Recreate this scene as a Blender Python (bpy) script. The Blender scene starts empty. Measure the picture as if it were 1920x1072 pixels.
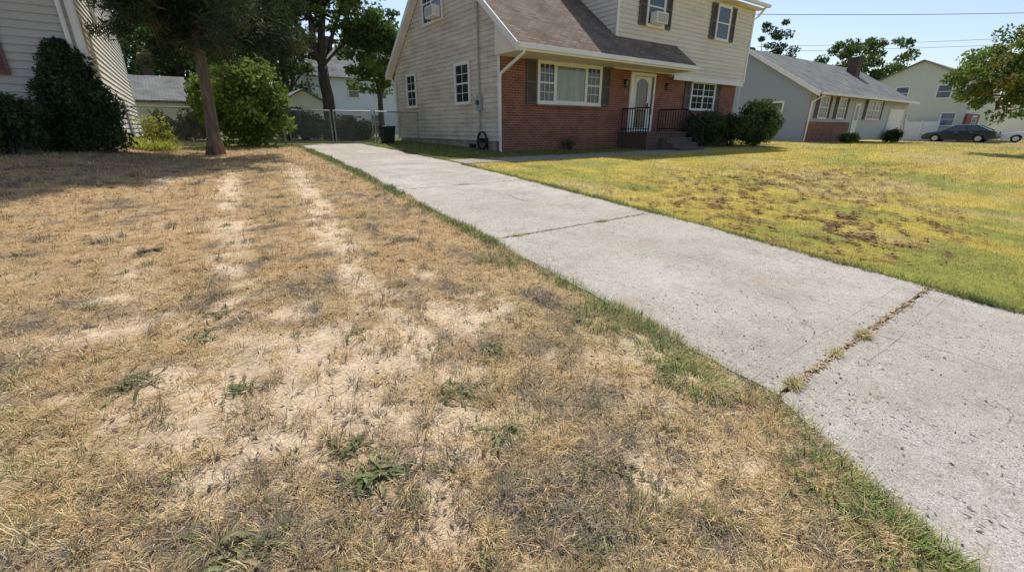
import bpy, bmesh, math, random
import numpy as np
from mathutils import Vector
random.seed(7); rng = np.random.default_rng(7)
scn = bpy.context.scene; COL = scn.collection
# ---------------------------------------------------------------- camera model (for surveying positions)
CAM_H = 1.4; F = 815.0; T = math.radians(19.96); HD = math.radians(35.8)
sT, cT = math.sin(T), math.cos(T)
def sstep(a, b, x):
    t = np.clip((np.asarray(x, float)-a)/(b-a), 0, 1); return t*t*(3-2*t)
def zg(x, y):
    q = np.clip(y, -4, 22.87); z = .0741*q-.00162*np.where(q > 0, q*q, 0)
    z = z*(1-.65*sstep(22, 54, x)*(q > 0))
    return z+.22*(1-sstep(-2.5, .5, x))*sstep(5, 12, y)
def ray(px, py):
    u = (px-960)/F; v = (536-py)/F; n = cT+v*sT
    return u/n, (v*cT-sT)/n
def P(px, py, fwd):
    l, e = ray(px, py); c = l*fwd
    return Vector((math.cos(HD)*c+math.sin(HD)*fwd, -math.sin(HD)*c+math.cos(HD)*fwd, CAM_H+e*fwd))
def G(px, py):
    l, e = ray(px, py); z = .3
    for i in range(60):
        p = P(px, py, (CAM_H-z)/(-e)); z = .6*z+.4*float(zg(p.x, p.y))
    p.z = float(zg(p.x, p.y)); return p
# ---------------------------------------------------------------- noise
def hsh(a, b, s=0):
    t = np.sin(a*127.1+b*311.7+s*74.7)*43758.5453; return t-np.floor(t)
def vnoise(x, y, s=0):
    xi = np.floor(x); yi = np.floor(y); fx = x-xi; fy = y-yi
    fx = fx*fx*(3-2*fx); fy = fy*fy*(3-2*fy)
    return (hsh(xi, yi, s)*(1-fx)+hsh(xi+1, yi, s)*fx)*(1-fy)+(hsh(xi, yi+1, s)*(1-fx)+hsh(xi+1, yi+1, s)*fx)*fy
def fbm(x, y, s=0, o=4):
    x = np.asarray(x, float); y = np.asarray(y, float); r = 0; a = .5; t = 0
    for i in range(o):
        r = r+a*vnoise(x, y, s+i*13); t += a; a *= .5; x = x*2.03+5.1; y = y*2.03+1.7
    return r/t
# ---------------------------------------------------------------- materials
def nt_new(name):
    m = bpy.data.materials.new(name); m.use_nodes = True; nt = m.node_tree
    return m, nt, nt.nodes['Principled BSDF']
def lk(nt, a, b): nt.links.new(a, b)
def node(nt, typ, **kw):
    n = nt.nodes.new(typ)
    for k, v in kw.items():
        if k[0] == '_': setattr(n, k[1:], v)
        else: n.inputs[k.replace('__', ' ')].default_value = v
    return n
def mth(nt, op, a, b=None):
    n = nt.nodes.new('ShaderNodeMath'); n.operation = op
    for i, v in enumerate((a, b)):
        if v is None: continue
        if isinstance(v, (int, float)): n.inputs[i].default_value = v
        else: lk(nt, v, n.inputs[i])
    return n.outputs[0]
def mixc(nt, fac, a, b, typ='MIX'):
    n = nt.nodes.new('ShaderNodeMix'); n.data_type = 'RGBA'; n.blend_type = typ
    for s, val in ((0, fac), (6, a), (7, b)):
        if isinstance(val, (int, float)): n.inputs[s].default_value = val
        elif isinstance(val, tuple): n.inputs[s].default_value = (*val[:3], 1)
        else: lk(nt, val, n.inputs[s])
    return n.outputs[2]
def ramp(nt, src, p0, p1, c0=(0, 0, 0), c1=(1, 1, 1)):
    r = nt.nodes.new('ShaderNodeValToRGB'); r.color_ramp.elements[0].position = p0; r.color_ramp.elements[1].position = p1
    r.color_ramp.elements[0].color = (*c0, 1); r.color_ramp.elements[1].color = (*c1, 1)
    lk(nt, src, r.inputs[0]); return r.outputs[0]
def noisen(nt, scale, detail=4, coord='Object', sc=None, rough=.55):
    tc = nt.nodes.new('ShaderNodeTexCoord'); n = node(nt, 'ShaderNodeTexNoise', Scale=scale, Detail=detail, Roughness=rough)
    src = tc.outputs[coord]
    if sc:
        mp = nt.nodes.new('ShaderNodeMapping'); mp.inputs['Scale'].default_value = sc; lk(nt, src, mp.inputs[0]); src = mp.outputs[0]
    lk(nt, src, n.inputs['Vector']); return n.outputs[0]
def bump(nt, bs, h, strength, dist=.01):
    b = node(nt, 'ShaderNodeBump', Strength=strength, Distance=dist); lk(nt, h, b.inputs['Height']); lk(nt, b.outputs[0], bs.inputs['Normal'])
def pmat(name, col, rough=.6, ns=3, amt=.2, bs=0, bscale=40, metal=0, spec=.3, sc=None):
    m, nt, b = nt_new(name)
    f = ramp(nt, noisen(nt, ns, sc=sc), .3, .7)
    c = mixc(nt, f, tuple(x*(1-amt) for x in col), tuple(min(1, x*(1+amt)) for x in col))
    lk(nt, c, b.inputs['Base Color']); b.inputs['Roughness'].default_value = rough
    b.inputs['Metallic'].default_value = metal; b.inputs['Specular IOR Level'].default_value = spec
    if bs: bump(nt, b, noisen(nt, bscale), bs)
    return m
def siding_mat(name, col, dirt, amt):
    m, nt, b = nt_new(name)
    f1 = ramp(nt, noisen(nt, 1.3, 5, sc=(.6, .6, 2.2)), .42, .75)
    f2 = ramp(nt, noisen(nt, 6, 4, sc=(.35, .35, 3)), .45, .8)
    c = mixc(nt, f1, col, tuple(a*(1-amt)+d*amt for a, d in zip(col, dirt)))
    c = mixc(nt, mth(nt, 'MULTIPLY', f2, amt*.8), c, dirt)
    f3 = ramp(nt, noisen(nt, 3.5, 5, sc=(1.6, 1.6, .12)), .5, .8)
    c = mixc(nt, mth(nt, 'MULTIPLY', f3, amt*.55), c, dirt)
    lk(nt, c, b.inputs['Base Color']); b.inputs['Roughness'].default_value = .55; b.inputs['Specular IOR Level'].default_value = .25
    return m
def brick_mat(name, c1, c2, mortar):
    m, nt, b = nt_new(name); tc = nt.nodes.new('ShaderNodeTexCoord')
    br = node(nt, 'ShaderNodeTexBrick', Scale=1.0, Mortar__Size=.008, Mortar__Smooth=.2, Bias=-.1, Brick__Width=.215, Row__Height=.075)
    br.inputs['Color1'].default_value = (*c1, 1); br.inputs['Color2'].default_value = (*c2, 1); br.inputs['Mortar'].default_value = (*mortar, 1)
    lk(nt, tc.outputs['UV'], br.inputs['Vector'])
    f = ramp(nt, noisen(nt, 2.2, 5, 'UV'), .3, .75, (.72, .72, .72), (1.2, 1.15, 1.1))
    c = mixc(nt, 1.0, br.outputs['Color'], f, 'MULTIPLY')
    f3 = ramp(nt, noisen(nt, 9, 3, 'UV'), .6, .7)
    c = mixc(nt, mth(nt, 'MULTIPLY', f3, .35), c, tuple(x*.5 for x in c1))
    lk(nt, c, b.inputs['Base Color']); b.inputs['Roughness'].default_value = .85
    bump(nt, b, mth(nt, 'SUBTRACT', 1.0, br.outputs['Fac']), .5, .008); return m
def shingle_mat(name, c1, c2):
    m, nt, b = nt_new(name); tc = nt.nodes.new('ShaderNodeTexCoord')
    br = node(nt, 'ShaderNodeTexBrick', Scale=1.0, Mortar__Size=.010, Mortar__Smooth=.1, Bias=0.0, Brick__Width=.3, Row__Height=.14)
    br.inputs['Color1'].default_value = (*c1, 1); br.inputs['Color2'].default_value = (*c2, 1); br.inputs['Mortar'].default_value = (*[x*.35 for x in c1], 1)
    lk(nt, tc.outputs['UV'], br.inputs['Vector'])
    f = ramp(nt, noisen(nt, 1.1, 6, 'UV'), .3, .75, (.72, .72, .72), (1.28, 1.25, 1.2))
    c = mixc(nt, 1.0, br.outputs['Color'], f, 'MULTIPLY')
    g = ramp(nt, noisen(nt, 22, 4, 'UV', rough=.7), .3, .7, (.68, .68, .68), (1.32, 1.3, 1.28)); c = mixc(nt, 1.0, c, g, 'MULTIPLY')
    lk(nt, c, b.inputs['Base Color']); b.inputs['Roughness'].default_value = .95; b.inputs['Specular IOR Level'].default_value = .1
    bump(nt, b, noisen(nt, 30, 3, 'UV'), .4, .01); return m
def vcol_mat(name, trans=.25, rough=.75):
    m, nt, b = nt_new(name); at = nt.nodes.new('ShaderNodeAttribute'); at.attribute_name = 'Col'
    c = at.outputs['Color']
    lk(nt, c, b.inputs['Base Color']); b.inputs['Roughness'].default_value = rough; b.inputs['Specular IOR Level'].default_value = .2
    if trans:
        tr = nt.nodes.new('ShaderNodeBsdfTranslucent'); lk(nt, c, tr.inputs['Color'])
        mx = nt.nodes.new('ShaderNodeMixShader'); mx.inputs[0].default_value = trans
        lk(nt, b.outputs[0], mx.inputs[1]); lk(nt, tr.outputs[0], mx.inputs[2]); lk(nt, mx.outputs[0], nt.nodes['Material Output'].inputs[0])
    return m
M = {}
M['cream'] = siding_mat('cream_siding', (.73, .665, .56), (.30, .235, .155), .5)
M['cream_clean'] = siding_mat('pale_siding', (.75, .695, .605), (.42, .37, .30), .25)
M['shaded_siding'] = siding_mat('shaded_siding', (.50, .475, .43), (.3, .29, .26), .25)  # left house front: its shade is put into this greyer siding colour
M['blue_siding'] = siding_mat('blue_grey_siding', (.36, .39, .45), (.3, .33, .38), .2)
M['ranch_front'] = siding_mat('ranch_siding', (.50, .50, .48), (.4, .39, .36), .2)
M['ivory'] = siding_mat('ivory_siding', (.66, .66, .55), (.5, .5, .4), .2)
M['white_siding'] = siding_mat('white_siding', (.80, .81, .82), (.6, .6, .58), .12)
M['sunlit_siding'] = siding_mat('sunlit_white_siding', (.72, .69, .62), (.5, .47, .40), .2)  # left house side: sunlight is put into this paler siding colour
M['white'] = pmat('white_paint', (.80, .78, .74), .45, 2.5, .07)
M['soffit'] = pmat('soffit_paint', (.78, .72, .60), .6, 3, .08)
M['brick'] = brick_mat('red_brick', (.29, .092, .055), (.19, .055, .038), (.32, .26, .21))
M['brick2'] = brick_mat('dark_brick', (.12, .062, .05), (.08, .042, .035), (.18, .16, .14))
M['block'] = pmat('concrete_block', (.33, .31, .28), .9, 2, .25, .4, 30)
M['shingle'] = shingle_mat('brown_shingles', (.275, .215, .17), (.185, .145, .115))
M['shingle_grey'] = shingle_mat('grey_shingles', (.24, .25, .25), (.18, .19, .19))
M['shutter'] = pmat('shutter_paint', (.115, .095, .085), .5, 4, .15)
M['shutter_brown'] = pmat('brown_shutter_paint', (.15, .085, .065), .5, 4, .15)
M['glass'] = pmat('window_glass', (.035, .042, .048), .06, 1.5, .4, spec=.9)
M['glass_blue'] = pmat('bright_window_glass', (.12, .16, .22), .06, 1.5, .3, spec=.9)
M['curtain'] = pmat('curtain_cloth', (.40, .42, .35), .8, 5, .35, sc=(1, 1, .1))
M['iron'] = pmat('black_iron', (.012, .012, .014), .5, 8, .2)
M['galv'] = pmat('galvanised_steel', (.33, .34, .34), .45, 8, .2, metal=.5)
M['galv_dark'] = pmat('weathered_wire', (.24, .24, .23), .6, 8, .2, metal=.2)
M['greybox'] = pmat('grey_metal_box', (.36, .37, .37), .5, 5, .1)
M['bark'] = pmat('bark', (.18, .135, .10), .95, 9, .5, 1.0, 16, sc=(1, 1, .25))
M['bark_dark'] = pmat('dark_bark', (.085, .07, .057), .95, 8, .4, .8, 14, sc=(1, 1, .25))
M['slate'] = pmat('stoop_stone', (.125, .105, .095), .8, 5, .25, .3, 30)
M['door_wood'] = pmat('door_paint', (.17, .085, .035), .5, 5, .35, sc=(3, 3, .8))
M['leaf'] = vcol_mat('leaf', .35); M['needle'] = vcol_mat('needle', .15); M['blade'] = vcol_mat('grass_blade', .25)
M['litter'] = vcol_mat('litter', 0)
M['car_blue'] = pmat('dark_blue_car_paint', (.016, .024, .045), .2, 3, .1, spec=.8)
M['car_white'] = pmat('white_car_paint', (.76, .77, .78), .25, 3, .04, spec=.6)
M['car_glass'] = pmat('car_glass', (.07, .085, .10), .05, 3, .3, spec=1.0)
M['rubber'] = pmat('rubber', (.02, .02, .02), .8, 8, .2)
M['rim'] = pmat('alloy', (.5, .51, .52), .3, 8, .1, metal=.7)
M['lamp_red'] = pmat('tail_lamp', (.35, .02, .02), .25, 8, .1)
M['lamp_clear'] = pmat('head_lamp', (.6, .62, .65), .15, 8, .1)
M['plastic_black'] = pmat('black_plastic', (.025, .025, .027), .5, 6, .2)
M['vinyl'] = pmat('vinyl', (.78, .79, .80), .4, 2, .05)
M['hose'] = pmat('hose_rubber', (.035, .035, .03), .5, 6, .3)
M['lampglass'] = pmat('lantern_glass', (.30, .25, .16), .2, 6, .2)
M['wreath'] = pmat('wreath', (.26, .14, .05), .9, 25, .6, .6, 40)
m, nt, b = nt_new('clear_glass'); gl = node(nt, 'ShaderNodeBsdfGlossy', Roughness=.03); tr = nt.nodes.new('ShaderNodeBsdfTransparent')
tr.inputs[0].default_value = (.90, .93, .92, 1); mx = nt.nodes.new('ShaderNodeMixShader'); mx.inputs[0].default_value = .06
lk(nt, tr.outputs[0], mx.inputs[1]); lk(nt, gl.outputs[0], mx.inputs[2]); lk(nt, mx.outputs[0], nt.nodes['Material Output'].inputs[0]); M['clear'] = m
def concrete(name, base, marks):
    m, nt, b = nt_new(name)
    c = mixc(nt, ramp(nt, noisen(nt, .7, 6), .3, .7), tuple(x*k for x, k in zip(base, (.80, .78, .74))), tuple(x*1.12 for x in base))
    c = mixc(nt, ramp(nt, noisen(nt, 2.3, 7, rough=.7), .46, .70), c, tuple(x*k for x, k in zip(base, (.72, .70, .66))))
    c = mixc(nt, mth(nt, 'MULTIPLY', ramp(nt, noisen(nt, 1.7, 6, sc=(.5, 1.6, 1), rough=.65), .56, .68), .45), c, (.40, .31, .20))
    c = mixc(nt, mth(nt, 'MULTIPLY', ramp(nt, noisen(nt, 14, 7, rough=.8), .5, .61), .32), c, tuple(x*.54 for x in base))
    c = mixc(nt, mth(nt, 'MULTIPLY', ramp(nt, noisen(nt, 30, 6, rough=.75), .53, .64), .42), c, tuple(min(.8, x*1.4) for x in base))
    g = ramp(nt, noisen(nt, 130, 3, rough=.8), .33, .67, (.56, .555, .55), (1.34, 1.33, 1.32)); c = mixc(nt, 1.0, c, g, 'MULTIPLY')
    hgt = noisen(nt, 75, 5, rough=.75)
    for sc, th, k, lim in (((36, 15, 28), .26, .24, .42), ((15, 34, 26), .21, .25, .42), ((80, 70, 76), .34, .34, .48)):
        tc = nt.nodes.new('ShaderNodeTexCoord'); mp = nt.nodes.new('ShaderNodeMapping'); mp.inputs['Scale'].default_value = sc; mp.inputs['Rotation'].default_value = (0, 0, .5*sc[0])
        vo = node(nt, 'ShaderNodeTexVoronoi', Scale=1.0, Randomness=1.0); lk(nt, tc.outputs['Object'], mp.inputs[0]); lk(nt, mp.outputs[0], vo.inputs['Vector'])
        spot = ramp(nt, vo.outputs['Distance'], th*.6, th, (1, 1, 1), (0, 0, 0))
        sep = nt.nodes.new('ShaderNodeSeparateColor'); lk(nt, vo.outputs['Color'], sep.inputs[0])
        sel = mth(nt, 'LESS_THAN', sep.outputs[0], lim)
        gate = ramp(nt, noisen(nt, 1.3, 4), .37, .58)
        c = mixc(nt, mth(nt, 'MULTIPLY', mth(nt, 'MULTIPLY', spot, sel), gate), c, tuple(x*k for x in base))
    tc = nt.nodes.new('ShaderNodeTexCoord'); nz = node(nt, 'ShaderNodeTexNoise', Scale=2.5, Detail=6); lk(nt, tc.outputs['Object'], nz.inputs['Vector'])
    vm = nt.nodes.new('ShaderNodeVectorMath'); vm.operation = 'MULTIPLY_ADD'; lk(nt, nz.outputs['Color'], vm.inputs[0]); vm.inputs[1].default_value = (.5, .5, .0); lk(nt, tc.outputs['Object'], vm.inputs[2])
    vo = node(nt, 'ShaderNodeTexVoronoi', Scale=.62); vo.feature = 'DISTANCE_TO_EDGE'; lk(nt, vm.outputs[0], vo.inputs['Vector'])
    cr = mth(nt, 'MULTIPLY', mth(nt, 'LESS_THAN', vo.outputs['Distance'], .0026), ramp(nt, noisen(nt, .9, 3), .5, .55))
    c = mixc(nt, mth(nt, 'MULTIPLY', cr, .6), c, (.12, .10, .08))
    sp = nt.nodes.new('ShaderNodeSeparateXYZ'); lk(nt, tc.outputs['Object'], sp.inputs[0])
    for ax, pos, hw, dk, lo, hi in marks:
        w = mth(nt, 'MULTIPLY', mth(nt, 'SUBTRACT', noisen(nt, 1.5, 5), .5), .05)
        a = mth(nt, 'ABSOLUTE', mth(nt, 'ADD', mth(nt, 'SUBTRACT', sp.outputs[ax], pos), w))
        cp = mth(nt, 'LESS_THAN', a, hw); g1 = mth(nt, 'GREATER_THAN', sp.outputs[1-ax], lo); g2 = mth(nt, 'LESS_THAN', sp.outputs[1-ax], hi)
        f = mth(nt, 'MULTIPLY', mth(nt, 'MULTIPLY', cp, mth(nt, 'MULTIPLY', g1, g2)), dk)
        f = mth(nt, 'MULTIPLY', f, ramp(nt, noisen(nt, 4, 4), .35, .6))
        c = mixc(nt, f, c, (.10, .085, .07))
    lk(nt, c, b.inputs['Base Color']); b.inputs['Roughness'].default_value = .9; b.inputs['Specular IOR Level'].default_value = .2
    bump(nt, b, hgt, .9, .009); return m
M['concrete'] = concrete('old_concrete', (.475, .443, .395), [(1, .93, .004, .5, 0, 9), (1, .62, .004, .55, 0, 9), (0, 3.75, .005, .75, -5, .75), (1, 5.4, .004, .5, 0, 9), (1, 2.3, .003, .4, 0, 9), (1, 8.5, .005, .5, 0, 9), (0, 3.9, .004, .5, .8, 3.8), (0, 3.6, .004, .5, 3.8, 7)])
M['concrete_path'] = concrete('path_concrete', (.36, .325, .27), [])
M['asphalt'] = pmat('asphalt', (.055, .055, .056), .9, 2, .2, .5, 60)
m, nt, b = nt_new('lawn_soil'); at = nt.nodes.new('ShaderNodeAttribute'); at.attribute_name = 'Col'
g = ramp(nt, noisen(nt, 55, 6, rough=.7), .3, .7, (.62, .6, .56), (1.3, 1.3, 1.3)); c = mixc(nt, 1.0, at.outputs['Color'], g, 'MULTIPLY')
g = ramp(nt, noisen(nt, 9, 5, rough=.65), .3, .7, (.74, .72, .68), (1.2, 1.2, 1.2)); c = mixc(nt, 1.0, c, g, 'MULTIPLY')
lk(nt, c, b.inputs['Base Color']); b.inputs['Roughness'].default_value = .97; b.inputs['Specular IOR Level'].default_value = .1
bump(nt, b, noisen(nt, 45, 6, rough=.75), .9, .02); M['soil'] = m
# ---------------------------------------------------------------- mesh helpers
ORG = {}
def tag(o, label=None, cat=None, group=None, kind=None):
    if label: o['label'] = label
    if cat: o['category'] = cat
    if group: o['group'] = group
    if kind: o['kind'] = kind
    return o
def thing(name, label, cat, loc=(0, 0, 0), group=None, rz=0):
    o = bpy.data.objects.new(name, None); COL.objects.link(o); o.location = loc; o.rotation_euler[2] = rz; o.empty_display_size = .2
    ORG[o.name] = Vector(loc); return tag(o, label, cat, group)
def link(name, me, parent):
    o = bpy.data.objects.new(name, me); COL.objects.link(o)
    if parent: o.parent = parent; ORG[o.name] = ORG[parent.name]
    else: ORG[o.name] = Vector((0, 0, 0))
    return o
def uvs(me):
    uv = me.uv_layers.new(name='UVMap').data
    for p in me.polygons:
        n = p.normal
        t = Vector((1, 0, 0)) if abs(n.z) > .98 else Vector((-n.y, n.x, 0)).normalized()
        bb = n.cross(t)
        if bb.z < 0: bb = -bb
        for li in p.loop_indices:
            co = me.vertices[me.loops[li].vertex_index].co; uv[li].uv = (co.dot(t), co.dot(bb))
class MB:
    def __init__(s): s.v = []; s.f = []
    def hexa(s, p):
        i = len(s.v); s.v += [tuple(q) for q in p]
        for f in ((0, 1, 2, 3), (7, 6, 5, 4), (0, 4, 5, 1), (1, 5, 6, 2), (2, 6, 7, 3), (3, 7, 4, 0)): s.f.append(tuple(i+k for k in f))
    def box(s, x0, x1, y0, y1, z0, z1):
        s.hexa([(x0, y0, z0), (x1, y0, z0), (x1, y1, z0), (x0, y1, z0), (x0, y0, z1), (x1, y0, z1), (x1, y1, z1), (x0, y1, z1)]); return s
    def poly(s, pts):
        i = len(s.v); s.v += [tuple(q) for q in pts]; s.f.append(tuple(range(i, i+len(pts))))
    def prism(s, pts, d):
        i = len(s.v); n = len(pts); d = Vector(d)
        s.v += [tuple(q) for q in pts]+[tuple(Vector(q)+d) for q in pts]
        s.f.append(tuple(range(i, i+n))); s.f.append(tuple(range(i+2*n-1, i+n-1, -1)))
        for k in range(n): s.f.append((i+k, i+(k+1) % n, i+n+(k+1) % n, i+n+k))
    def tube(s, pts, rad, n=8, cap=True):
        pts = [Vector(p) for p in pts]; i0 = len(s.v)
        if not hasattr(rad, '__len__'): rad = [rad]*len(pts)
        for k, p in enumerate(pts):
            d = (pts[min(k+1, len(pts)-1)]-pts[max(k-1, 0)]).normalized()
            a = d.cross(Vector((0, 0, 1)) if abs(d.z) < .9 else Vector((1, 0, 0))).normalized(); bb = d.cross(a)
            for j in range(n):
                t = 2*math.pi*j/n; s.v.append(tuple(p+(a*math.cos(t)+bb*math.sin(t))*rad[k]))
        for k in range(len(pts)-1):
            for j in range(n):
                s.f.append((i0+k*n+j, i0+k*n+(j+1) % n, i0+(k+1)*n+(j+1) % n, i0+(k+1)*n+j))
        if cap: s.f.append(tuple(i0+j for j in range(n))); s.f.append(tuple(i0+(len(pts)-1)*n+j for j in range(n-1, -1, -1)))
    def build(s, name, mat, parent=None, uv=False, smooth=False, local=False, bev=0):
        o0 = Vector((0, 0, 0)) if (local or not parent) else ORG[parent.name]
        me = bpy.data.meshes.new(name); me.from_pydata([tuple(Vector(v)-o0) for v in s.v], [], s.f)
        bm = bmesh.new(); bm.from_mesh(me); bmesh.ops.recalc_face_normals(bm, faces=bm.faces)
        if bev: bmesh.ops.bevel(bm, geom=bm.edges[:], offset=bev, segments=2, affect='EDGES', profile=.5)
        bm.to_mesh(me); bm.free()
        if uv: uvs(me)
        if smooth:
            for p in me.polygons: p.use_smooth = True
        me.materials.append(M[mat] if isinstance(mat, str) else mat)
        return link(name, me, parent)
def mesh_np(name, V, quads, tris, col, mat, parent=None):
    me = bpy.data.meshes.new(name); V = np.asarray(V, np.float32)
    if parent is not None: V = V-np.array(ORG[parent.name], np.float32)
    quads = np.zeros((0, 4), np.int32) if quads is None else quads; tris = np.zeros((0, 3), np.int32) if tris is None else tris
    me.vertices.add(len(V)); me.vertices.foreach_set('co', V.ravel())
    li = np.concatenate([quads.ravel(), tris.ravel()]).astype(np.int32); me.loops.add(len(li)); me.loops.foreach_set('vertex_index', li)
    nq, ntr = len(quads), len(tris); me.polygons.add(nq+ntr)
    me.polygons.foreach_set('loop_start', np.concatenate([np.arange(nq)*4, nq*4+np.arange(ntr)*3]).astype(np.int32))
    me.update(calc_edges=True)
    a = me.color_attributes.new('Col', 'FLOAT_COLOR', 'POINT'); a.data.foreach_set('color', np.concatenate([col, np.ones((len(col), 1))], 1).astype(np.float32).ravel())
    me.materials.append(M[mat]); return link(name, me, parent)
class Fr:
    def __init__(s, O, t, n): s.O, s.t, s.n = O, t, n
    def p(s, a, d, z): return (s.O[0]+s.t[0]*a+s.n[0]*d, s.O[1]+s.t[1]*a+s.n[1]*d, z)
    def box(s, mb, a0, a1, d0, d1, z0, z1):
        mb.hexa([s.p(a0, d0, z0), s.p(a1, d0, z0), s.p(a1, d1, z0), s.p(a0, d1, z0), s.p(a0, d0, z1), s.p(a1, d0, z1), s.p(a1, d1, z1), s.p(a0, d1, z1)]); return mb
def siding(mb, fr, z0, z1, aL, aR, p=.115, d=.018):
    k = 0; fl = aL if callable(aL) else (lambda z: aL); frr = aR if callable(aR) else (lambda z: aR)
    while z0+k*p < z1-.005:
        a = z0+k*p; b = min(a+p, z1); k += 1
        l0, r0, l1, r1 = fl(a), frr(a), fl(b), frr(b)
        if r0 <= l0: break
        if r1 < l1: l1 = r1 = (l1+r1)/2
        mb.poly([fr.p(l0, d, a), fr.p(r0, d, a), fr.p(r1, 0, b), fr.p(l1, 0, b)])
        mb.poly([fr.p(l0, 0, a), fr.p(r0, 0, a), fr.p(r0, d, a), fr.p(l0, d, a)])
def window(root, fr, a0, a1, z0, z1, units=1, grid=(2, 2), glass='glass', far=False, fw=.07, base=.0):
    m = MB(); B = base
    fr.box(m, a0-fw, a0, B, B+.06, z0-fw, z1+fw); fr.box(m, a1, a1+fw, B, B+.06, z0-fw, z1+fw)
    fr.box(m, a0, a1, B, B+.06, z1, z1+fw); fr.box(m, a0-fw, a1+fw, B+.0605, B+.085, z0-fw, z0-.02); fr.box(m, a0, a1, B, B+.06, z0-fw, z0)
    w = m.build('window', 'white', root); uw = (a1-a0)/units
    s = MB()
    for u in range(units):
        l = a0+u*uw; r = l+uw; zm = (z0+z1)/2; q = .035
        for (x0, x1, y0, y1) in ((l, l+q, z0, z1), (r-q, r, z0, z1), (l+q, r-q, z0, z0+q), (l+q, r-q, z1-q, z1), (l+q, r-q, zm-.025, zm+.025)): fr.box(s, x0, x1, B+.024, B+.05, y0, y1)
        if grid and not far:
            for (ya, yb) in ((z0+q, zm-.025), (zm+.025, z1-q)):
                for i in range(1, grid[0]): c = l+q+(uw-2*q)*i/grid[0]; fr.box(s, c-.009, c+.009, B+.026, B+.036, ya, yb)
                for i in range(1, grid[1]): c = ya+(yb-ya)*i/grid[1]; fr.box(s, l+q, r-q, B+.0255, B+.0355, c-.009, c+.009)
    s.build('sash', 'white', w)
    g = MB(); fr.box(g, a0, a1, B+.006, B+.023, z0, z1); g.build('pane', glass, w)
    return w
def shutter(root, fr, a0, a1, z0, z1, mat='shutter', base=.0):
    m = MB(); B = base+.018; fr.box(m, a0, a0+.05, B, B+.035, z0, z1); fr.box(m, a1-.05, a1, B, B+.035, z0, z1)
    zm = (z0+z1)/2
    for z in (z0, zm-.035, z1-.07): fr.box(m, a0+.05, a1-.05, B, B+.034, z, z+.07)
    for (za, zb) in ((z0+.07, zm-.035), (zm+.035, z1-.07)):
        n = int((zb-za)/.055)
        for i in range(n):
            c = za+(i+.5)*(zb-za)/n
            m.hexa([fr.p(a0+.05, B+.005, c+.012), fr.p(a1-.05, B+.005, c+.012), fr.p(a1-.05, B+.028, c-.024), fr.p(a0+.05, B+.028, c-.024),
                    fr.p(a0+.05, B+.005, c+.022), fr.p(a1-.05, B+.005, c+.022), fr.p(a1-.05, B+.028, c-.014), fr.p(a0+.05, B+.028, c-.014)])
        fr.box(m, a0+.05, a1-.05, B-.01, B+.004, za, zb)
    m.build('shutter', mat, root)
# ---------------------------------------------------------------- driveway + ground layout
def dl(y):
    y = np.asarray(y, float); return np.where(y < .78, np.clip(2.30-.55*(.78-y), .3, 9), 2.30+.06*(y-.78))
def dr(y): return 5.15+.03*(np.asarray(y, float)-.78)
WY0, WY1 = 9.65, 10.55
def gau(x, y, cx, cy, r): return np.exp(-((x-cx)**2+(y-cy)**2)/(r*r))
def bumpz(x, y):
    out = np.maximum(dl(y)-x, x-dr(y)); ins = (y < 18.3) & (y > -4)
    k = np.where(ins, sstep(.0, .35, out), 1)
    b = (.030*(fbm(x*1.7, y*1.7, 31)-.5)+.036*(fbm(x*7, y*7, 33)-.5))*sstep(60, 15, np.hypot(x, y))
    return b*k-np.where(ins, .025*sstep(-.07, -.17, out), 0)
def gz(x, y): return zg(x, y)+bumpz(x, y)
def fields(x, y):
    n2 = fbm(x*2.1, y*2.1, 3); n3 = fbm(x*6.3, y*6.3, 5); n4 = fbm(x*17, y*17, 7, 3); wob = .05*(fbm(y*.9, y*0, 91)-.5)
    t1 = x-(.13+.085*(y-4.4))-wob; t2 = x-(1.02+.125*(y-3.96))-wob; t3 = x+.62-.05*(y-4.4)+wob
    tr = (np.exp(-(t1/.17)**2)+np.exp(-(t2/.19)**2)+.4*np.exp(-(t3/.15)**2))*sstep(2.9, 3.9, y)*(1-sstep(9.2, 12, y))
    bare = 1.0*gau(x, y, .42, 2.25, .6)+.8*gau(x, y, .62, 1.35, .42)+.5*gau(x, y, 1.15, .8, .25)+.85*gau(x, y, -.2, 2.5, .5)+.6*gau(x, y, 1.2, 2.4, .45)+.45*gau(x, y, .45, 1.1, .4)+.4*gau(x, y, .05, 1.7, .4)+.35*gau(x, y, 1.1, 1.7, .4)
    nearw = 1-sstep(2.8, 4.4, y)
    bare = np.clip(bare*.76+.86*tr*(.4+1.2*n3)+(n2-.5)*(.9+1.2*nearw)+(n3-.5)*(1.1+1.5*nearw)+(n4-.5)*.9*nearw-.16+.07*nearw, 0, 1)
    edge = np.exp(-((dl(y)-x)/.17)**2)
    green = np.clip(edge*(.12+1.8*(fbm(y*1.3, x*.4, 9)-.36)+.35*sstep(3.5, 6, y))+1.2*(fbm(x*1.1+7, y*1.1, 12)-.66), 0, 1)
    return n2, n3, bare, green
def mix3(a, b, f): f = np.asarray(f)[..., None]; return np.asarray(a)*(1-f)+np.asarray(b)*f
def rbrown(x, y):
    b = .95*np.exp(-(((x-7.3)/1.9)**2+((y-1.75)/.75)**2))+.9*np.exp(-(((x-10.2)/3.2)**2+((y-5.2)/1.2)**2))+.6*np.exp(-(((x-9)/3)**2+((y-3.3)/1.4)**2))+.55*np.exp(-(((x-15)/4)**2+((y-4.0)/1.4)**2))+.4*np.exp(-(((x-6.5)/1.2)**2+((y-3.4)/1.6)**2))
    return np.clip(b, 0, 1)*np.clip((fbm(x*6.5, y*6.5, 47, 3)*.85+fbm(x*1.5, y*1.5, 149, 2)*.15-.54)*11, 0, 1)
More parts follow.
